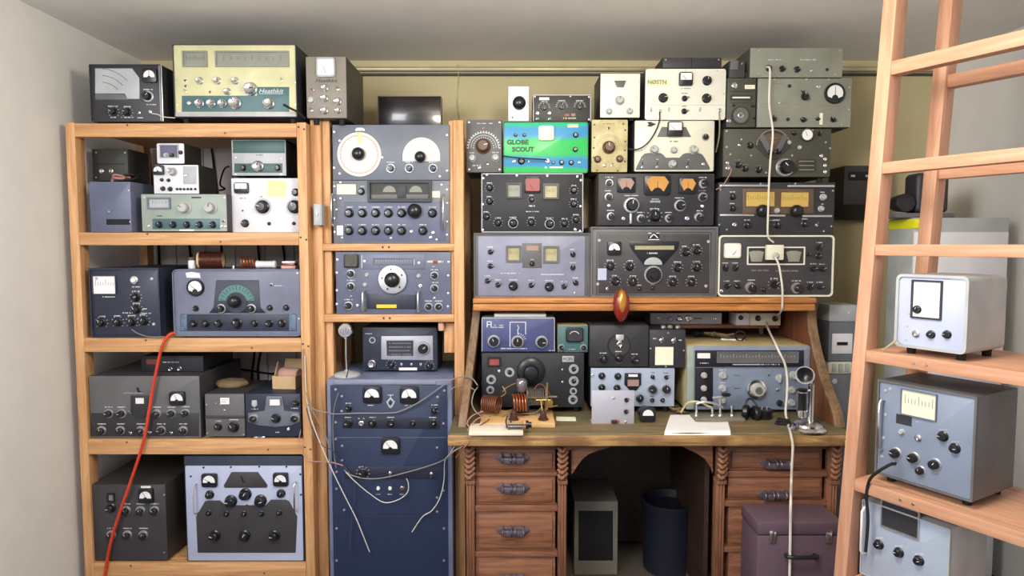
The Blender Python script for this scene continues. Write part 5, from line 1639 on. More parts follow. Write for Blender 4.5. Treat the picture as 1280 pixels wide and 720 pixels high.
bm = NB(); tube(bm, [P(436, 445, 2.74), P(436, 452, 2.715), P(435, 464, 2.70), P(433, 472, 2.682)], .0024, 7); tag(mk('microphone_lead', bm, [RUB]), 'short black lead hanging from the microphone over the cabinet edge', 'cable')
bm = NB(); lathe(bm, [(0, 0), (.012, 0), (.013, .004), (.013, .03), (.010, .034), (.004, .036), (.004, .046), (0, .046)], 18, 0, M=UPM)
q = P(552, 415, 2.80); 
obj1('lamp_holder', bm, [C['pink cloth']], (P(551.5, 405, 2.79).x, 2.79, P(552, 413, 2.79).z), 'small dull pink lamp socket hanging under the lower rack cross rail', 'socket')

# --- breadboard transmitter
BY = 2.56
bx0, bx1 = P(600, 540, 2.52).x, P(694, 540, 2.52).x
bb = empty('breadboard_transmitter', ((bx0 + bx1) / 2, BY + .07, DZ)); tag(bb, 'home-built breadboard transmitter with copper coils and a silvered valve on a raw plank', 'radio')
BW = (bx1 - bx0) / 2
bm = NB(); box(bm, -BW, BW, -.105, .095, 0, .019, 0, .002); mk('wooden_base', bm, [board_w], bb)
def bl(px, py, y):   # local point on a vertical plane y (relative)
    p = P(px, py, bb.location.y + y); return Vector((p.x - bb.location.x, y, p.z - DZ))
c = bl(614, 505, .02)
bm = NB(); helix(bm, (c.x, c.y, c.z), (.92, -.35, 0), .031, .0085, 8, .0031, 22, 8, None); mk('tank_coil', bm, [COPPERD], bb)
c2 = bl(649.5, 503, -.02)
bm = NB(); helix(bm, (c2.x, c2.y, c2.z), (1, .1, 0), .032, .0115, 5, .0036, 24, 9, None); mk('copper_coil', bm, [COPPER], bb)
c3 = bl(652, 480, .03)
bm = NB(); lathe(bm, [(.016, -.062), (.019, -.06), (.019, -.03), (.0, -.03)], 22, 1, M=Matrix.Translation(c3) @ UPM); lathe(bm, [(.017, -.03), (.022, -.018), (.0245, 0), (.022, .015), (.014, .023), (0, .025)], 26, 0, M=Matrix.Translation(c3) @ UPM); mk('valve', bm, [C['glass silver'], BLK], bb)
bm = NB(); box(bm, c3.x - .03, c3.x + .03, c3.y - .025, c3.y + .025, .019, c3.z - .062, 0, .002); mk('valve_socket', bm, [C['charcoal']], bb)
c4 = bl(669, 496, .05)
bm = NB()
for k in range(11): box(bm, c4.x - .03 + k * .0062, c4.x - .028 + k * .0062, c4.y - .03, c4.y + .03, c4.z - .028, c4.z + .03)
box(bm, c4.x - .036, c4.x - .032, c4.y - .035, c4.y + .035, .019, c4.z + .034); box(bm, c4.x + .04, c4.x + .044, c4.y - .035, c4.y + .035, .019, c4.z + .034)
tube(bm, [(c4.x - .04, c4.y, c4.z), (c4.x + .09, c4.y, c4.z)], .004, 8, smooth=False); box(bm, c4.x - .036, c4.x + .044, c4.y - .035, c4.y + .035, .0192, .024)
mk('tuning_capacitor', bm, [C['taupe']], bb)
for px in (642, 679):
    c5 = bl(px, 534, -.06)
    bm = NB(); lathe(bm, [(.021, .0192), (.021, .024), (.015, .028), (.0165, .032), (.012, .036), (.0135, .04), (.0095, .044), (.0105, .048), (.007, .053), (.004, .056), (.004, .066), (0, .066)], 22, 0, M=Matrix.Translation((c5.x, -.06, 0)) @ UPM)
    mk('insulator', bm, [C['brown ceramic']], bb)
for pts in ([(600, 530), (612, 522), (626, 517), (640, 512)], [(640, 518), (655, 517), (668, 516), (676, 510), (680, 497)], [(660, 497), (672, 497.5), (684, 498)], [(628, 490), (634, 484), (645, 479), (655, 476)], [(626, 496), (632, 491), (628, 483)], [(684, 508), (690, 508), (697, 507)]):
    bm = NB(); tube(bm, [bl(px, py, -.02 + .05 * (540 - py) / 60) for px, py in pts], .0022, 7); mk('hookup_wire', bm, [BRASS], bb)
for pts in ([(600, 516), (607, 522), (618, 524), (630, 520), (640, 514)], [(602, 510), (600, 520), (606, 528), (618, 529), (628, 523)], [(612, 520), (622, 527), (634, 525), (641, 516), (652, 519)], [(668, 486), (674, 480), (682, 484), (688, 494), (690, 506)]):
    bm = NB(); tube(bm, [bl(px, py, -.03 + .05 * (540 - py) / 60) for px, py in pts], .0018, 7); mk('hookup_wire', bm, [COPPERD], bb)
bm = NB(); tube(bm, [bl(684, 478, -.01), bl(684, 512, -.01)], .004, 8, smooth=False); tube(bm, [bl(670, 500, -.01), bl(688, 500, -.01)], .003, 8, smooth=False); tube(bm, [bl(676, 500, -.012), bl(679, 522, -.05)], .003, 8, smooth=False); mk('brass_rods', bm, [BRASS], bb)
bm = NB(); box(bm, BW - .035, BW - .031, .0, .07, .019, .095, 0, .001); box(bm, BW - .03, BW + .0, .03, .06, .045, .075, 0, .003); mk('brass_bracket', bm, [BRASS], bb)

# white plank and its little coupling capacitor at the desk edge
q0, q1 = P(586, 556, 2.42), P(654, 556, 2.42)
bm = NB(); box(bm, q0.x, q1.x, 2.415, 2.53, DZ + .0005, DZ + .016, 0, .002)
obj1('white_plank', bm, [paint('bare white wood', (226, 214, 196), .7)], (0, 0, 0), 'short bare white plank projecting over the left front edge of the desk', 'plank')
vc = empty('variable_capacitor', (P(645, 546, 2.44).x, 2.45, DZ + .0165)); tag(vc, 'small metal variable capacitor with a black knob on the white plank', 'capacitor')
bm = NB()
box(bm, -.03, .026, -.012, .012, 0, .003)
for k in range(9): prism(bm, [(x_, z_) for x_, z_ in ((-.026 + k * .0056, .003), (-.0245 + k * .0056, .003), (-.0245 + k * .0056, .024), (-.026 + k * .0056, .024))], -.012, .012)
box(bm, -.03, -.028, -.014, .014, 0, .03); box(bm, .024, .026, -.014, .014, 0, .03); tube(bm, [(-.036, 0, .016), (.046, 0, .016)], .003, 8, smooth=False)
mk('plates', bm, [C['mid grey']], vc)
bm = NB(); lathe(bm, [(.016, -.008), (.016, .002), (.011, .004), (.011, .014), (0, .014)], 20, 0, M=Matrix.Translation((.045, 0, .016)) @ Matrix.Rotation(R(90), 4, 'Z'), flute=None); mk('knob', bm, [BLK], vc)
bm = NB(); tube(bm, [(-.034, 0, .004), (-.038, .004, .03), (-.03, .006, .05)], .003, 7); tube(bm, [(-.02, .0, .024), (-.019, .004, .06)], .0035, 7); mk('terminal_lug', bm, [BLKM], vc)

# slip of paper, switch panel, meter, papers
q = Pz(707.5, 524, DZ)
bm = NB(); box(bm, -.04, .04, -.03, .03, 0, .0016)
obj1('paper_slip', bm, [CREAMP], (q.x, q.y, DZ + .0008), 'cream slip of paper on the dark desk top right of the breadboard', 'paper', rot=(0, 0, R(-3)))
a, b = P(739.5, 533.5, 2.58), P(793, 488, 2.58)
spn = empty('drilled_plate', ((a.x + b.x) / 2, 2.58, DZ)); tag(spn, 'loose square pale panel with small switches standing upright on the desk', 'panel')
w, h = b.x - a.x, b.z - DZ
bm = NB(); box(bm, -w / 2, w / 2, 0, .003, 0, h, 0, .001); mk('plate', bm, [C['pale blue panel'] if 0 else paint('bare aluminium sheet', (186, 186, 200), .45, .3, var=.04)], spn)
bm = NB(); box(bm, -w / 2, w / 2, .0032, .06, 0, .003); mk('bent_foot', bm, [SIL], spn)
for px, py, kind in ((767, 497.5, 'j'), (783, 500, 'k'), (782.5, 514.5, 'k'), (767.5, 527, 'r'), (782, 527.5, 't')):
    p = P(px, py, 2.58); l = (p.x - spn.location.x, 0, p.z - DZ)
    if kind == 'j': put('jack', jack_mesh(.006), spn, l)
    if kind == 'k': put('knob', knob_mesh('bar', .011), spn, l, (0, .8, 0))
    if kind == 't': put('toggle_switch', toggle_mesh(.005), spn, l)
    if kind == 'r':
        bm = NB(); box(bm, -.012, .012, -.008, 0, -.006, .008, 0, .002); box(bm, .004, .02, -.006, 0, -.003, .006, 1, .002); mk('rocker_switch', bm, [C['brown ceramic'], C['red face']], spn, l)
mt = empty('panel_meter', (P(810, 531, 2.60).x, 2.60, DZ)); tag(mt, 'small loose black panel meter standing on the desk beside the square panel', 'meter')
bm = NB(); prism(bm, rr(-.031, 0, .031, .06, .012), 0, .012, 0, .002); mk('bezel', bm, [BLKM], mt)
bm = NB(); lathe(bm, [(.027, -.05), (.028, -.012), (0, -.012)], 28, 0, M=Matrix.Translation((-.006, 0, .03))); mk('body', bm, [BLK], mt)
bm = NB(); prism(bm, [(.022 * math.cos(R(t)), .028 + .024 * math.sin(R(t))) for t in range(0, 181, 12)], -.001, .001); mk('dial_face', bm, [WHT], mt)
bm = NB()
cs = [Pz(838, 519.5, DZ), Pz(908, 521, DZ), P(913.5, 551, 2.437), P(830, 546.5, 2.437)]
N = 10
grid = []
for i in range(N + 1):
    t = i / N
    row = []
    for j in range(9):
        u = j / 8
        L_ = cs[0].lerp(cs[3], t); R_ = cs[1].lerp(cs[2], t)
        p = L_.lerp(R_, u)
        z = DZ + .003 + .002 * math.sin(u * 5 + t * 3)
        if t > .9: z = DZ + .003 - (t - .9) * .16
        row.append(bm.verts.new((p.x, p.y, z)))
    grid.append(row)
for i in range(N):
    for j in range(8): bm.faces.new((grid[i][j], grid[i][j + 1], grid[i + 1][j + 1], grid[i + 1][j]))
bmesh.ops.recalc_face_normals(bm, faces=bm.faces)
r = bmesh.ops.solidify(bm, geom=bm.faces[:], thickness=.0016)
obj1('paper_sheets', bm, [PAPER], (0, 0, 0), 'large white sheets of paper lying over the front edge of the desk', 'paper', sharp=60)

# telegraph key and sounder on a wooden base
q = P(897, 512, 2.72)
tk = empty('telegraph_key', (P(897, 512, 2.64).x, 2.645, DZ)); tag(tk, 'telegraph key with chrome posts on a flat wooden base behind the white sheets', 'telegraph key')
bm = NB(); box(bm, -.10, .10, -.045, .04, 0, .016, 0, .003); mk('base', bm, [paint('grey wood', (118, 112, 98), .6, var=.15)], tk)
for px, hh in ((-.085, .058), (-.02, .044), (.012, .085), (.06, .05)):
    bm = NB(); lathe(bm, [(.010, .0162), (.008, .022), (.0055, .024), (.0055, hh), (.009, hh + .002), (.009, hh + .008), (0, hh + .01)], 14, 0, M=Matrix.Translation((px, 0, 0)) @ UPM); mk('post', bm, [CHR], tk)
bm = NB(); tube(bm, [(-.085, -.002, .066), (-.06, -.01, .075), (-.02, -.01, .07), (.02, -.004, .05)], .005, 8); tube(bm, [(-.02, 0, .09), (.012, 0, .094), (.035, 0, .092)], .005, 8); mk('lever', bm, [SIL], tk)
bm = NB(); lathe(bm, [(.017, 0), (.02, .006), (.014, .011), (0, .012)], 18, 0, M=Matrix.Translation((.035, 0, .0985)) @ UPM); mk('key_knob', bm, [BLK], tk)
# black headset pieces
hp = empty('headphones', (P(938, 515, 2.62).x, 2.622, DZ)); tag(hp, 'black headphone pair heaped right of the telegraph key', 'headphones')
for i, (x, y, z, ang) in enumerate(((-.005, .03, .03, 60), (.03, .02, .028, 100))):
    bm = NB(); lathe(bm, [(0, -.014), (.024, -.014), (.03, -.008), (.03, .006), (.022, .012), (.008, .012), (0, .004)], 24, 0, M=Matrix.Translation((x, y, z)) @ Matrix.Rotation(R(ang), 4, 'Z')); mk('earpiece', bm, [BLK], hp)
bm = NB(); tube(bm, [(-.01, .03, .05), (.0, .04, .075), (.02, .045, .08), (.04, .03, .055)], .0045, 8); mk('headband', bm, [BLKM], hp)
q = Pz(955, 523, DZ)
ec = empty('telephone_earpiece', (q.x, q.y + .0, DZ)); tag(ec, 'round black bakelite cup standing on the desk left of the chrome telephone', 'cup')
bm = NB(); lathe(bm, [(.024, 0), (.029, .004), (.032, .026), (.035, .03), (.035, .036), (.03, .04), (0, .036)], 28, 0, M=UPM); mk('cup', bm, [BLK], ec)
bm = NB(); tube(bm, [(-.01, 0, .036), (-.008, 0, .05)], .003, 8); tube(bm, [(.01, 0, .036), (.011, 0, .05)], .003, 8); mk('terminal', bm, [SIL], ec)
bm = NB()
rnd = random.Random(5)
pts = []
for i in range(14):
    a = i * 1.9
    pts.append((.03 * math.cos(a) * (.6 + rnd.random() * .5), .018 * math.sin(a), .006 + .016 * rnd.random()))
tube(bm, pts, .0042, 7)
q = Pz(979, 531, DZ); obj1('tangled_lead', bm, [RUB], (q.x, q.y, DZ), 'small tangle of black lead at the foot of the chrome telephone', 'cable')

# candlestick telephone
q = Pz(1010, 537, DZ)
tp = empty('candlestick_telephone', (q.x, q.y, DZ)); tag(tp, 'chrome candlestick telephone with a black earpiece on its hook, right end of the desk', 'telephone')
ty = q.y
bm = NB(); lathe(bm, [(.066, 0), (.068, .006), (.062, .012), (.054, .016), (.052, .024), (.044, .03), (.02, .036), (0, .036)], 40, 0, M=UPM); mk('base', bm, [CHR], tp)
def tl(px, py): p = P(px, py, ty); return (p.x - q.x, p.z - DZ)
sx, sz1 = tl(1014, 479)
bm = NB(); lathe(bm, [(.0145, .034), (.0125, .042), (.0125, sz1 - .004), (.014, sz1), (0, sz1 + .002)], 24, 0, M=Matrix.Translation((sx, 0, 0)) @ UPM); mk('stem', bm, [CHR], tp)
bm = NB(); tube(bm, [(sx, 0, sz1), (sx - .001, 0, sz1 + .016)], .004, 8, smooth=False); lathe(bm, [(0, -.009), (.007, -.007), (.0095, 0), (.007, .007), (0, .009)], 14, 0, M=Matrix.Translation((sx - .001, 0, sz1 + .024))); tube(bm, [(sx, 0, sz1 + .022), (sx - .02, -.012, sz1 + .02)], .004, 8); mk('neck_joint', bm, [CHR], tp)
mx, mz = tl(1003, 467)
bm = NB(); lathe(bm, [(.010, -.03), (.014, -.012), (.03, .004), (.0345, .008), (.0345, .011), (.031, .011), (.028, .008)], 36, 0, cap=False, M=Matrix.Translation((mx, -.022, mz)) @ Matrix.Rotation(R(-25), 4, 'Z')); lathe(bm, [(.0285, .0075), (.020, .002), (.008, -.006), (0, -.006)], 30, 1, cap=False, M=Matrix.Translation((mx, -.022, mz)) @ Matrix.Rotation(R(-25), 4, 'Z')); mk('mouthpiece', bm, [CHR, BLK], tp)
ex_, ez = tl(1001, 500)
bm = NB(); lathe(bm, [(.0165, -.058), (.018, -.054), (.015, -.03), (.0145, .03), (.017, .036), (.019, .046), (0, .047)], 24, 0, M=Matrix.Translation((ex_, -.012, ez)) @ UPM); mk('receiver', bm, [BLK], tp)
for z0, z1, rr_ in ((-.064, -.036, .0185), (.03, .036, .018)):
    bm = NB(); lathe(bm, [(rr_ - .002, z0), (rr_, z0 + .002), (rr_, z1 - .002), (rr_ - .002, z1)], 24, 0, M=Matrix.Translation((ex_, -.012, ez)) @ UPM); mk('receiver_band', bm, [CHR], tp)
bm = NB(); tube(bm, [(sx, 0, ez + .04), (sx - .02, -.012, ez + .038), (ex_ - .02, -.012, ez + .039), (ex_ - .026, -.012, ez + .05)], .0035, 8); mk('hook', bm, [CHR], tp)

# ornament hung on the hutch edge: a plain glossy egg
oc = P(776.5, 382, 2.685)
oe = tag(empty('hanging_ornament', (oc.x, 2.682, oc.z)), 'glossy red and gold egg-shaped ornament hanging against the front edge of the hutch top', 'ornament')
def egg(sx, sy, sz, zoff=0, ymax=None, clip=None):
    bm = NB()
    bmesh.ops.create_uvsphere(bm, u_segments=32, v_segments=20, radius=1)
    for v in bm.verts:
        t = 1 - .14 * v.co.z
        v.co = Vector((v.co.x * sx * (1 + .10 * v.co.z), v.co.y * sy * (1 + .06 * v.co.z), v.co.z * sz + zoff))
    return bm
mk('body', egg(.0345, .028, .067), [C['deep red lacquer']], oe, sharp=180)
mk('gold_inlay', egg(.025, .028, .060, .004), [C['gold lacquer']], oe, (0, -.0025, .003), sharp=180)
bm = NB(); tube(bm, [(0, 0, .066), (0, .01, .07), (0, .028, .066)], .0025, 8); mk('hanging_loop', bm, [BRASS], oe)

# ================================================================== UNDER THE DESK
d = Dev('storage_box', 'dim grey metal box with a dark window standing in the knee hole under the desk', 'box', (717.5, 626, 772, 728), 2.86, .32, C['taupe'], C['taupe'], on=0.0, rnd=.004)
d.shape([(723, 638), (766, 638), (766, 700), (723, 700)], DINK, .002, 'dark_window')
d.done()
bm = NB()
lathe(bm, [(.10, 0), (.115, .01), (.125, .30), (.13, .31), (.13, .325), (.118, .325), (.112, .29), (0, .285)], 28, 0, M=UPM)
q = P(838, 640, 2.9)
obj1('waste_bin', bm, [paint('dark bin plastic', (26, 28, 42), .5)], (q.x, 2.92, 0), 'dark navy bin in the shadow of the knee hole under the desk', 'bin')  # navy darkened to stand for the shade under the desk
bm = NB()
q0 = P(927, 629.5, 2.44); x1 = P(1027, 629.5, 2.44).x
lc = empty('leatherette_case', ((q0.x + x1) / 2, 2.36, 0)); tag(lc, 'purple-brown leatherette case standing in front of the right-hand desk drawers', 'case')
w = (x1 - q0.x) / 2
box(bm, -w, w, -.085, .08, 0, q0.z - .05, 0, .008); mk('body', bm, [C['violet box']], lc)
bm = NB(); box(bm, -w - .002, w + .002, -.087, .082, q0.z - .049, q0.z, 0, .008); mk('lid', bm, [C['violet box']], lc)
bm = NB(); tube(bm, [(-.05, -.087, q0.z - .12), (-.045, -.115, q0.z - .115), (.045, -.115, q0.z - .115), (.05, -.087, q0.z - .12)], .007, 8); mk('handle', bm, [BLKM], lc)
for sx in (-.1, .1):
    bm = NB(); box(bm, sx - .012, sx + .012, -.092, -.086, q0.z - .075, q0.z - .03, 0, .002); mk('latch', bm, [CHR], lc)

# ================================================================== RIGHT-HAND SHELF
YW = -60.0
ra = R(YW)
EX = Vector((math.cos(ra), math.sin(ra), 0)); NN = Vector((math.sin(ra), -math.cos(ra), 0))
RY = 2.0
Ab, At = P(1048.5, 642, RY), P(1097, 78, RY)
def post_at(z): 
    t = (z - Ab.z) / (At.z - Ab.z); v = Ab.lerp(At, t); return v
# the plane that holds the rungs' fronts
def plane_Y(px, py, back=0.0):
    z0 = post_at(1.2)
    A = z0 - NN * back
    dd = ray(px, py); t = (A - CAM).dot(NN) / dd.dot(NN)
    return (CAM + dd * t).y
rs = tag(empty('ladder_shelf', (post_at(0).x, RY, 0)), 'open pine ladder shelf on the right, standing at an angle nearest the viewer', 'shelf')
rs.rotation_euler = (0, 0, 0)
def prism3(bm, A, B, ex, w, dep, dirn):
    """bar with parallelogram section from A to B"""
    v = []
    for p in (A, B):
        v.append([bm.verts.new(q) for q in (p, p + ex * w, p + ex * w + dirn * dep, p + dirn * dep)])
    bm.faces.new(v[0]); bm.faces.new(v[1][::-1])
    for i in range(4): bm.faces.new((v[0][i], v[0][(i + 1) % 4], v[1][(i + 1) % 4], v[1][i]))
    bmesh.ops.recalc_face_normals(bm, faces=bm.faces)
    bmesh.ops.bevel(bm, geom=bm.edges[:], offset=.0025, segments=2, affect='EDGES', profile=.5)
PW = .041
for off, back in ((0, 0), (.66, 0), (0, .30), (.66, .30)):
    bm = NB()
    A = Vector(post_at(0)) + EX * off - NN * back - rs.location
    B = Vector(post_at(CEIL - .004)) + EX * off - NN * back - rs.location
    prism3(bm, A, B, EX, PW, .06, -NN)
    mk('post', bm, [fir_z], rs)
RT = []
def yawbox(name, p0, length, dep, z0, z1, m, back=0.0, bev=.002):
    bm = NB(); box(bm, 0, length, 0, dep, 0, z1 - z0, 0, bev)
    v = p0 - NN * back
    return mk(name, bm, [m], rs, (v.x - rs.location.x, v.y - rs.location.y, z0), (0, 0, ra))
for px, ya, yb in ((1111, 73, 90.5), (1101, 202, 216.5), (1091.5, 305.6, 319.5), (1080, 437, 451.5), (1066, 594.5, 609), (1056, 716, 732)):
    yy = plane_Y(px, ya)
    za, zb = P(px, ya, yy).z, P(px, yb, yy).z
    RT.append(za)
    p0 = post_at((za + zb) / 2) + EX * (PW + .0005)
    yawbox('rung', p0, .618, .04, zb, za, fir_x)
    yawbox('rung', p0, .618, .04, zb, za, fir_x, .31)
    if ya > 400:
        yawbox('shelf_board', p0, .618, .268, za - .018, za - .0005, fir_x, .041)
    if ya in (437, 594.5):
        bm = NB()
        for k in (.20, .235):
            lathe(bm, [(.005, .001), (.0035, .003), (0, .0032)], 10, 0, M=Matrix.Translation((k - .06, 0, .0)))
        v = p0
        mk('screw_heads', bm, [CHR], rs, (v.x - rs.location.x, v.y - rs.location.y, (za + zb) / 2), (0, 0, ra))
def rdev(name, label, cat, rect, back, depth, body, panel, on, **k):
    y = plane_Y(rect[0], (rect[1] + rect[3]) / 2, back)
    return Dev(name, label, cat, rect, y, depth, body, panel, on=on, yaw=YW, **k)
d = rdev('measuring_receiver', 'grey-blue receiver with a chrome handle and pale display, standing on the right-hand ladder shelf', RAD, (1097, 473, 1222, 591), .03, .22, C['mid grey'], C['steel blue'], RT[4], rnd=.004, rim=.006, ink=C['silver paint'])
d.handle(1105, 499, 561, 1.8, CHR, .024)
d.window(1128, 494, 1172, 516, C['ivory'], C['slate'], 1.2, ticks=9)
d.paper(1121, 521, 1141, 528.5, C['charcoal'], 'name_plate'); d.leg(1148, 527, 8)
d.knob(1128.5, 539.5, 3.6, 'gry', leg=False); d.jack(1149, 547, 4); d.knobs([(1121, 566), (1143.5, 572), (1170, 580)], 7.4, 'ring', leg=False); d.knob(1152, 588, 6, 'ring', leg=False); d.jack(1119, 579, 3)
d.knobs([(1180, 545), (1195, 560)], 6, 'blk')
d.screws([(1108, 488), (1108, 518), (1105.5, 547), (1103.5, 570), (1114, 486)], 2, GRYK)
d.done(); dB = d
d = rdev('oscilloscope', 'pale instrument with rounded rim and white screen window on the right-hand ladder shelf', 'test set', (1121, 342, 1212, 432), .03, .2, C['light grey'], C['pale blue panel'], RT[3], rnd=.016, rim=.008)
d.window(1142, 353, 1178, 395, WHT, C['charcoal'], 2, rnd=.002)
d.knob(1148, 386.5, 5, 'blk', leg=False, off=.002); d.jack(1146.5, 417, 4.5); d.knobs([(1165, 418), (1185, 418)], 5, 'blk', leg=False)
d.screws([(1135, 408), (1133.5, 425), (1137, 392)], 1.2, GRYK)
d.done()
d = rdev('signal_generator', 'silver panel instrument with a pale handle at the bottom of the right-hand ladder shelf', 'test set', (1078, 622, 1190, 716), .03, .2, C['light grey'], C['silver blue'], RT[5], rnd=.005, rim=.004)
d.handle(1085, 632, 690, 1.6, WHT, .03); d.window(1104, 640, 1150, 656, C['charcoal'], SIL, 1.5); d.knobs([(1100, 680), (1125, 690), (1150, 700)], 6, 'blk')
d.done()
bm = NB()
tube(bm, [P(1119, 579, plane_Y(1119, 579) - .01), P(1112, 581, plane_Y(1112, 581) - .05), P(1097, 590, plane_Y(1097, 590) - .05), P(1087, 600, plane_Y(1087, 600) - .03), P(1083, 620, plane_Y(1083, 620) - .02), P(1085, 650, plane_Y(1085, 650) - .02), P(1082, 690, plane_Y(1082, 690) - .02)], .0045, 8)
tag(mk('coax_cable', bm, [RUB]), 'black coaxial cable plugged into the grey-blue receiver and hanging over the ladder shelf edge', 'cable')
bm = NB(); tube(bm, [P(1121, 425, plane_Y(1121, 425) - .01), P(1113, 431, plane_Y(1113, 431) - .01), P(1104, 437.5, plane_Y(1104, 437) - .0)], .003, 6)
tag(mk('earth_wire', bm, [C['stained cream']]), 'short cream wire from the pale instrument to the ladder shelf board', 'cable')

# --- things on and by the right part of the back wall
sp = P(1055, 230, WALLY - .16)
bm = NB()
za, zb, zc = P(1055, 207, WALLY - .16).z, P(1055, 256, WALLY - .16).z, P(1060, 275, WALLY - .05).z
xa, xb = P(1055, 230, WALLY - .16).x, P(1112, 230, WALLY - .16).x
prof = [(WALLY - .0015, za), (WALLY - .16, za), (WALLY - .16, zb), (WALLY - .06, zc), (WALLY - .0015, zc)]
A = [bm.verts.new((xa, y, z)) for y, z in prof]; B = [bm.verts.new((xb, y, z)) for y, z in prof]
bm.faces.new(A); bm.faces.new(B[::-1])
for i in range(5): bm.faces.new((A[i], A[(i + 1) % 5], B[(i + 1) % 5], B[i]))
bmesh.ops.recalc_face_normals(bm, faces=bm.faces)
bmesh.ops.bevel(bm, geom=bm.edges[:], offset=.006, segments=2, affect='EDGES', profile=.5)
for v in bm.verts: v.co -= Vector((sp.x, WALLY, 0))
wsk = obj1('wall_mounted_speaker', bm, [C['warm charcoal']], (sp.x, WALLY, 0), 'dark wall-mounted box speaker with a sloping underside behind the ladder post', 'speaker')
bm = NB(); box(bm, .02, xb - xa - .02, -.163, -.159, za - .07, za - .03, 0, .001); mk('grille_slot', bm, [DINK], wsk)
bm = NB(); 
for k in (.03, .1): box(bm, k, k + .02, -.166, -.162, za - .055, za - .045, 0, .001)
mk('slot_clip', bm, [SIL], wsk)

cabx = P(1137, 400, 2.75).x
ct_ = P(1137, 272, 2.75).z
tc = empty('steel_cabinet', (cabx + .2, 2.83, 0)); tag(tc, 'tall grey steel cabinet with yellow tape round its top, behind the ladder shelf', 'cabinet')
bm = NB(); box(bm, -.2, .2, -.08, .10, 0, ct_, 0, .005); mk('body', bm, [C['light grey']], tc)
bm = NB(); box(bm, -.197, .197, -.0845, -.0805, .05, ct_ - .06, 0, .002); mk('door', bm, [C['white enamel']], tc)
bm = NB(); box(bm, -.2015, -.17, -.0875, .098, ct_ - .045, ct_ - .006, 0, .0005); mk('yellow_tape', bm, [C['bright yellow tape']], tc)
pj = empty('slide_projector', (P(1142, 268, 2.83).x, 2.83, ct_)); tag(pj, 'black lens apparatus standing on the tall grey cabinet behind the ladder rungs', 'projector')
bm = NB(); box(bm, -.12, .13, -.07, .06, 0, .02, 0, .004); mk('base_plate', bm, [C['mid grey']], pj)
bm = NB(); box(bm, -.02, .12, -.05, .05, .021, .19, 0, .02, 3); mk('housing', bm, [C['charcoal']], pj)
bm = NB(); lathe(bm, [(.03, -.05), (.036, -.02), (.04, .03), (.036, .035), (.025, .03), (0, .03)], 24, 0, M=Matrix.Translation((-.065, -.02, .063))); mk('lens_barrel', bm, [BLK], pj)
bm = NB(); box(bm, -.05, -.0205, -.03, .02, .03, .09, 0, .004); mk('lens_mount', bm, [BLKM], pj)
bm = NB(); lathe(bm, [(.006, 0), (.006, .03), (0, .032)], 10, 0, M=Matrix.Translation((.045, -.051, .05))); mk('focus_pin', bm, [CHR], pj)

gx0, gx1 = P(1034.5, 470, 2.95).x, P(1067, 470, 2.95).x
gz = P(1050, 468, 2.95).z
gc = empty('metal_case', ((gx0 + gx1) / 2, 3.03, 0)); tag(gc, 'plain slate-grey metal case standing on the floor right of the desk gable', 'case')
w = (gx1 - gx0) / 2
bm = NB(); box(bm, -w, w, -.08, .1, 0, gz, 0, .004); mk('body', bm, [C['slate']], gc)
bm = NB(); lathe(bm, [(.012, 0), (.012, .006), (0, .007)], 14, 0, M=Matrix.Translation((-w + .03, -.08, gz - .03))); mk('latch', bm, [SIL], gc)
cx = empty('relay_unit', ((gx0 + gx1) / 2, 3.03, gz)); tag(cx, 'cream-topped grey box with white sockets between the metal case and the wall switch box', 'box')
h2 = P(1050, 452, 2.95).z - gz
bm = NB(); box(bm, -w + .004, w - .004, -.075, .09, .0005, h2, 0, .008); mk('body', bm, [C['ivory']], cx)
for k in (-.03, .0, .03):
    bm = NB(); box(bm, k - .009, k + .009, -.083, -.0745, .012, h2 - .01, 0, .002); mk('socket', bm, [C['light grey']], cx)
z3 = gz + h2 + .0005
z4, z5 = P(1050, 402, 2.95).z, P(1045, 381, 2.95).z
swx = empty('knife_switch_box', ((gx0 + gx1) / 2, 3.03, z3)); tag(swx, 'grey-blue electrical switch box with a white face plate right of the hutch', 'switch box')
bm = NB(); box(bm, -w, w, -.08, .1, 0, z4 - z3, 0, .003); mk('body', bm, [C['slate']], swx)
bm = NB(); box(bm, -w - .004, w + .004, -.085, .104, z4 - z3 + .0005, z5 - z3, 0, .004); mk('lid', bm, [C['lavender grey'] if 0 else C['light grey']], swx)
bm = NB(); box(bm, -w + .014, w - .012, -.084, -.079, .036, .128, 0, .002); mk('face_plate', bm, [C['white enamel']], swx)
bm = NB(); box(bm, -.024, .024, -.088, -.0838, .075, .09, 0, .001); mk('switch_slot', bm, [DINK], swx)
bm = NB(); lathe(bm, [(.007, 0), (.006, .004), (0, .005)], 12, 0, M=Matrix.Translation((w * .4, -.085, z4 - z3 + .04))); mk('lid_screw', bm, [CHR], swx)

# ================================================================== CORDS AND WIRES
def cord(name, pts, r, m, label, group=None, seg=8):
    """pts: (px, py, Y)"""
    bm = NB(); tube(bm, [P(*p) for p in pts], r, seg)
    return tag(mk(name, bm, [m]), label, 'cable', group)
cord('extension_cord', [(219, 416, 2.708), (211, 419, 2.688), (203, 432, 2.682), (198, 452, 2.685), (192, 480, 2.685), (187, 510, 2.685), (181, 545, 2.68), (174, 570, 2.68), (163, 603, 2.68), (150, 640, 2.68), (138, 680, 2.69), (128, 735, 2.69)], .0062, C['red cord'], 'orange-red cord hanging down across the fronts of the lower left shelves')
cord('drop_cable', [(958.5, 84, 2.775), (961, 84, 2.755), (962.5, 91, 2.742), (961.5, 130, 2.735), (966, 165, 2.735), (963, 200, 2.735), (961, 235, 2.745), (960, 270, 2.745), (960, 295, 2.755), (967, 303, 2.763)], .0042, C['white cord'], 'white cord from the topmost khaki unit down to the square cream plug box')
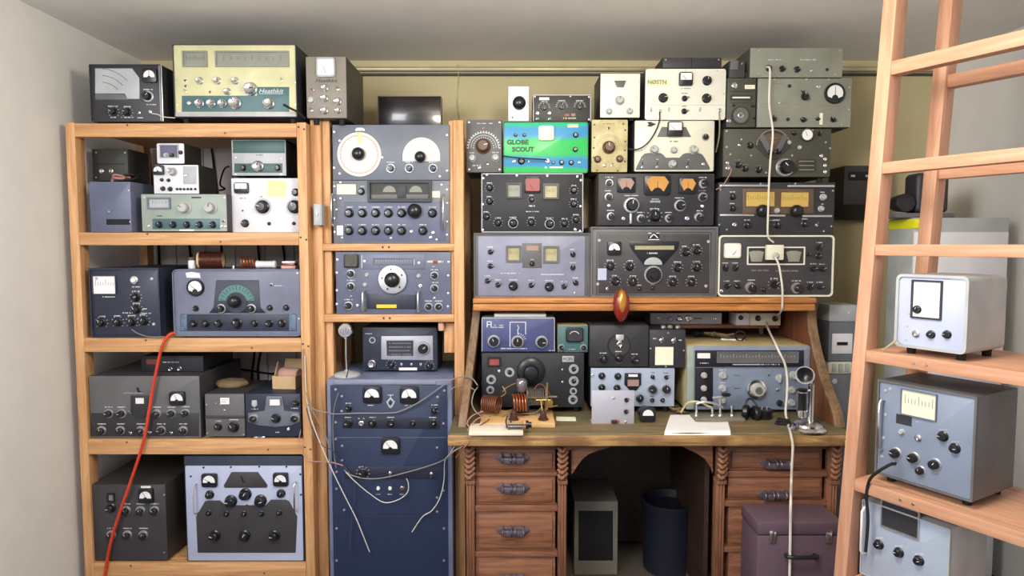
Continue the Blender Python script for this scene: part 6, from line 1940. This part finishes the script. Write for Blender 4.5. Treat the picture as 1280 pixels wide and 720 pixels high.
cbx = empty('cord_plug_box', (P(968.5, 325, 2.77).x, 2.778, P(968.5, 325, 2.77).z)); tag(cbx, 'square cream plug box on the white cord, hanging in front of the white-rimmed receiver', 'plug box')
hh = P(968.5, 306, 2.77).z - P(968.5, 325, 2.77).z
bm = NB(); box(bm, -.036, .036, -.014, .012, 0, hh, 0, .004); mk('cover', bm, [C['ivory']], cbx)
bm = NB(); lathe(bm, [(.014, 0), (.014, .006), (.010, .008), (.006, .016), (0, .016)], 20, 0, M=Matrix.Translation((0, -.014, .018))); mk('socket', bm, [GRYK], cbx)
cord('drop_cable', [(968.7, 321, 2.748), (973, 330, 2.74), (976, 345, 2.72), (978, 362, 2.70), (978, 378, 2.705), (977, 388, 2.73), (972, 394, 2.90)], .0042, C['white cord'], 'white cord from the cream plug box over the hutch edge to the cream switch box')
cord('drop_cable', [(957.5, 404.5, 2.965), (962, 415, 2.88), (968, 427, 2.74), (974, 440, 2.695), (981, 455, 2.69), (984, 475, 2.68), (983.5, 495, 2.66), (982, 515, 2.62), (985, 530, 2.56), (989, 545, 2.43), (991, 558, 2.415), (990, 580, 2.42), (989, 605, 2.42), (988.5, 625, 2.265), (988, 660, 2.258), (987, 730, 2.262)], .0048, C['white cord'], 'white cord from the cream switch box down across the desk and over its front edge')
cord('phone_cord', [(1034, 532, 2.60), (1041, 533, 2.56), (1048, 540, 2.52), (1055, 549, 2.46), (1060, 556, 2.40)], .004, C['white cord'], 'short white cord running from the chrome telephone off the right desk corner')
cord('black_lead', [(355, 131, 2.70), (362, 135, 2.675), (372, 140, 2.69), (381, 148, 2.72)], .0045, RUB, 'short black lead plugged into the cream and green transmitter')
cord('grey_lead', [(190, 142, 2.70), (197, 143, 2.69), (204, 146, 2.69), (219, 147.5, 2.70)], .002, C['white cord'], 'thin pale lead between the black panel set and the cream transmitter')
cord('grey_lead', [(165, 412, 2.70), (172, 416.5, 2.682), (186, 421, 2.682), (206, 421, 2.685)], .0022, C['grey cord'], 'thin grey lead looping from the blue-black receiver along the third shelf edge')
cord('patch_lead', [(824.5, 139.5, 2.80), (824.5, 150, 2.79), (820, 163, 2.79), (812, 176, 2.79), (803, 184, 2.79), (794, 187, 2.80), (786, 186, 2.82)], .0032, C['charcoal'], 'dark curved lead from the large ivory transmitter to the gap beside the humped one')
cord('patch_lead', [(899, 138.5, 2.80), (899.5, 150, 2.79), (899, 170, 2.81), (895, 190, 2.85)], .0032, C['taupe'], 'grey lead hanging from the right jack of the large ivory transmitter')
cord('patch_lead', [(629, 195, 2.80), (645, 197, 2.785), (665, 198.5, 2.785), (681, 199.5, 2.79), (684, 201, 2.80)], .003, C['navy black'], 'black lead plugged across the lower front of the green-and-blue transmitter')
cord('earth_wire', [(909, 205, 2.81), (914, 212, 2.79), (910, 222, 2.785), (903, 232, 2.785), (895, 237, 2.79)], .0018, C['pink cord'], 'thin pink wire hanging from the left edge of the military receiver')
# black cables on the panelling behind the left shelves
for i, (x0, x1, x2) in enumerate(((172, 187, 181), (182, 197, 196), (146, 160, 167), (262, 276, 289), (330, 322, 318), (356, 352, 326), (240, 236, 230))):
    cord('wall_cable', [(x0, 165, 3.335), (x0 + (x1 - x0) * .4, 210, 3.335), (x1, 290, 3.335), (x1 + 2, 340, 3.335), (x2, 440, 3.335), (x2 - 3, 480, 3.335), (x2 + 4, 560, 3.335)], .0055, RUB, 'black cable hanging down the white panelling behind the left shelves', 'black cables behind the left shelves', 6)
cord('wall_cable', [(285, 460, 3.32), (310, 463, 3.32), (340, 467, 3.31), (372, 466, 3.30)], .005, RUB, 'black cable running sideways behind the open cardboard box')
cord('wall_cable', [(286, 208, 2.98), (280, 212, 3.02), (275, 230, 3.02), (281, 236, 3.0), (274, 238, 3.0)], .004, RUB, 'black looped cable behind the teal and grey set on the second shelf')
# wires between the left post, the blue cabinet and the desk
W = 2.662
cord('hookup_wire', [(379, 436, 2.69), (380.5, 470, 2.688), (384, 498, 2.685), (393, 518, 2.675), (405, 540, 2.665), (411, 558, 2.66), (412, 580, 2.658)], .0022, C['grey cord'], 'grey wire running down the post to the left edge of the blue cabinet')
cord('hookup_wire', [(381, 445, 2.69), (383, 495, 2.686), (391, 530, 2.68), (408, 572, 2.662), (424, 606, W), (434, 626, W), (446, 650, W), (462, 690, W)], .0021, C['white cord'], 'pale wire running from the post diagonally down the left of the blue cabinet')
cord('hookup_wire', [(383, 505, 2.686), (396, 513, 2.675), (411, 516, 2.665), (419, 517.5, W), (450, 516.5, W), (488, 516.3, W), (503, 513, W), (525, 502, W - .004), (548, 486, W - .004), (562, 476, W), (577, 471, 2.66), (590, 473, 2.64), (597, 482, 2.62)], .0026, C['grey cord'], 'grey wire drawn across the front of the blue cabinet below its two upper meters')
cord('hookup_wire', [(430, 587, W), (437, 593, W), (455, 598, W), (478, 597.5, W), (510, 590, W), (540, 581, W), (556, 574, W), (566, 566, 2.655), (574, 556, 2.60), (584, 545, 2.56)], .0024, C['grey cord'], 'grey wire sagging across the middle of the blue cabinet to the desk')
cord('hookup_wire', [(432, 590, W - .004), (444, 602, W - .004), (462, 617, W), (480, 628, W), (497, 625, W), (509, 616, W), (510.5, 605, W), (508, 598, W)], .0018, C['white cord'], 'pale wire looping below the three lamps of the blue cabinet')
cord('hookup_wire', [(586, 555, 2.45), (574, 560, 2.46), (562, 568, 2.56), (556, 577, 2.64), (555, 600, W), (550, 622, W), (540, 638, W), (528, 646, W), (515, 665, W)], .0021, C['white cord'], 'pale wire from the desk corner curling down the right side of the blue cabinet')
cord('hookup_wire', [(383, 577, 2.685), (400, 577, 2.68), (413, 577.5, 2.665), (429, 582, W)], .0022, C['pink cord'], 'pink wire crossing from the post to the dark strip of the blue cabinet')
cord('hookup_wire', [(383, 510, 2.684), (390, 535, 2.678), (402, 556, 2.668), (416, 563, 2.655), (422, 573, W), (441, 598, W), (443, 622, W), (440, 640, W), (437, 690, W)], .002, C['navy'], 'dark blue wire hanging down the left of the blue cabinet')
cord('hookup_wire', [(376, 537, 2.688), (374, 552, 2.683), (378, 567, 2.683), (386, 575, 2.683), (398, 577.5, 2.68)], .0018, C['pink cord'], 'thin pink wire looped over the front of the fourth shelf')
cord('hookup_wire', [(423, 491, 2.668), (418, 508, 2.664), (416, 530, 2.664), (417, 560, 2.664), (420, 585, 2.664)], .0018, C['grey cord'], 'thin grey wire lying along the left edge of the blue cabinet panel')
cord('hookup_wire', [(561, 506, 2.66), (563, 490, 2.66), (570, 483, 2.655), (583, 482, 2.64), (594, 488, 2.62)], .0022, C['grey cord'], 'grey wire arching from the right edge of the blue cabinet to the desk gable')
for i, (pts, m, lab) in enumerate((
        ([(606, 520, 2.55), (596, 524, 2.52), (588, 533, 2.50), (580, 545, 2.46), (572, 553, 2.44), (563, 566, 2.45)], C['pink cord'], 'pink wire trailing from the breadboard over the left desk corner'),
        ([(612, 524, 2.54), (600, 532, 2.50), (592, 540, 2.47), (588, 550, 2.44), (580, 560, 2.43), (570, 572, 2.44)], COPPERD, 'bare copper wire trailing from the breadboard over the left desk corner'),
        ([(604, 514, 2.56), (590, 520, 2.53), (584, 530, 2.52), (592, 538, 2.50), (586, 546, 2.47), (577, 556, 2.43)], C['pink cord'], 'looped pink wire at the left end of the breadboard'),
        ([(597, 484, 2.60), (592, 492, 2.56), (590, 505, 2.54), (596, 516, 2.53), (606, 522, 2.54)], C['grey cord'], 'grey wire dropping from the gable to the breadboard'))):
    cord('hookup_wire', pts, .0024, m, lab)
# leads heaped on the desk and on the big receiver
def tangle(name, c, rx, ry, h, n, r, m, label, seed, z0=.004):
    rnd = random.Random(seed)
    pts = []
    for i in range(n):
        a = i * (1.7 + rnd.random() * .8)
        k = .45 + .55 * rnd.random()
        pts.append((rx * k * math.cos(a), ry * k * math.sin(a), z0 + h * rnd.random()))
    bm = NB(); tube(bm, pts, r, 7, n=7)
    return tag(mk(name, bm, [m], None, c), label, 'cable')
q = P(893, 425, 2.98)
tangle('tangled_lead', (q.x, 2.92, d50.top), .075, .05, .03, 13, .004, C['tan cloth'], 'heap of tan and brown leads on top of the large steel-grey receiver', 4)
tangle('tangled_lead', (P(880, 425, 2.98).x, 2.98, d50.top), .06, .045, .026, 11, .0045, RUB, 'heap of black leads at the left rear on top of the large steel-grey receiver', 9)
bm = NB(); helix(bm, (0, 0, .022), (.3, 1, .2), .021, .004, 4, .003, 20, 7)
obj1('coiled_lead', bm, [RUB], (P(924, 420, 2.90).x, 2.89, d50.top), 'black lead wound into a small standing ring on the large steel-grey receiver', 'cable')
bm = NB(); box(bm, -.05, .05, -.02, .02, 0, .006, 0, .002)
obj1('plastic_strip', bm, [WHT], (P(917, 428, 2.90).x, 2.915, d50.top), 'short white strip lying at the front of the large steel-grey receiver top', 'strip', rot=(0, 0, R(-14)))
tangle('tangled_lead', (P(850, 512, 2.75).x, 2.76, DZ), .045, .05, .022, 12, .0035, C['tan cloth'], 'tan leads heaped on the desk between the two panel transmitters', 12)
tangle('tangled_lead', (P(826, 510, 2.82).x, 2.80, DZ), .05, .035, .03, 12, .0028, BRNK, 'dark brown leads heaped in front of the silver-blue transmitter', 15)
cord('looped_cable', [(851, 516, 2.68), (858, 505, 2.68), (866, 502, 2.67), (876, 503, 2.66), (884, 507, 2.65), (891, 510, 2.645)], .0045, C['stained cream'], 'cream cable arching onto the telegraph key base')

q = P(150, 224, 2.79)
tangle('tangled_lead', (q.x, 2.785, d5.top), .055, .035, .03, 13, .004, C['pink cord'], 'heap of brownish leads on top of the grey-blue power supply, second shelf', 21)
tangle('tangled_lead', (P(180, 224, 2.80).x - .05, 2.80, d5.top), .035, .035, .04, 9, .0035, RUB, 'black leads heaped on the right of the grey-blue power supply top', 23)
# ================================================================== CAMERA, LIGHT
cam = bpy.data.cameras.new('camera')
cam.sensor_width = 36
cam.lens = F / 1280 * 36
co = bpy.data.objects.new('camera', cam)
COL.objects.link(co)
co.location = CAM
co.rotation_euler = (R(90) - PITCH, 0, 0)
SC.camera = co

w = bpy.data.worlds.new('world')
SC.world = w
w.use_nodes = True
bg = w.node_tree.nodes['Background']
bg.inputs['Color'].default_value = (0.86, 0.91, 1.0, 1)
bg.inputs['Strength'].default_value = .7
def area(name, loc, target, size, sy, energy, col):
    l = bpy.data.lights.new(name, 'AREA')
    l.shape = 'RECTANGLE'; l.size = size; l.size_y = sy
    l.energy = energy; l.color = col
    o = bpy.data.objects.new(name, l); COL.objects.link(o)
    o.location = loc
    o.rotation_euler = (Vector(target) - Vector(loc)).to_track_quat('-Z', 'Y').to_euler()
    return o
area('daylight_from_doorway', (-1.45, .1, 2.15), (.1, 2.9, 1.0), 1.2, .9, 68, (.96, .97, 1.0))
pl = bpy.data.lights.new('ceiling_lamp', 'POINT')
pl.energy = 62; pl.color = (1.0, .92, .78); pl.shadow_soft_size = .16
po = bpy.data.objects.new('ceiling_lamp', pl); COL.objects.link(po); po.location = (.25, 1.25, 2.1)
SC.view_settings.view_transform = 'Standard'
SC.view_settings.look = 'None'
SC.view_settings.gamma = 1
SC.view_settings.exposure = 0
SC.view_settings.use_curve_mapping = False
SC.cycles.max_bounces = 6
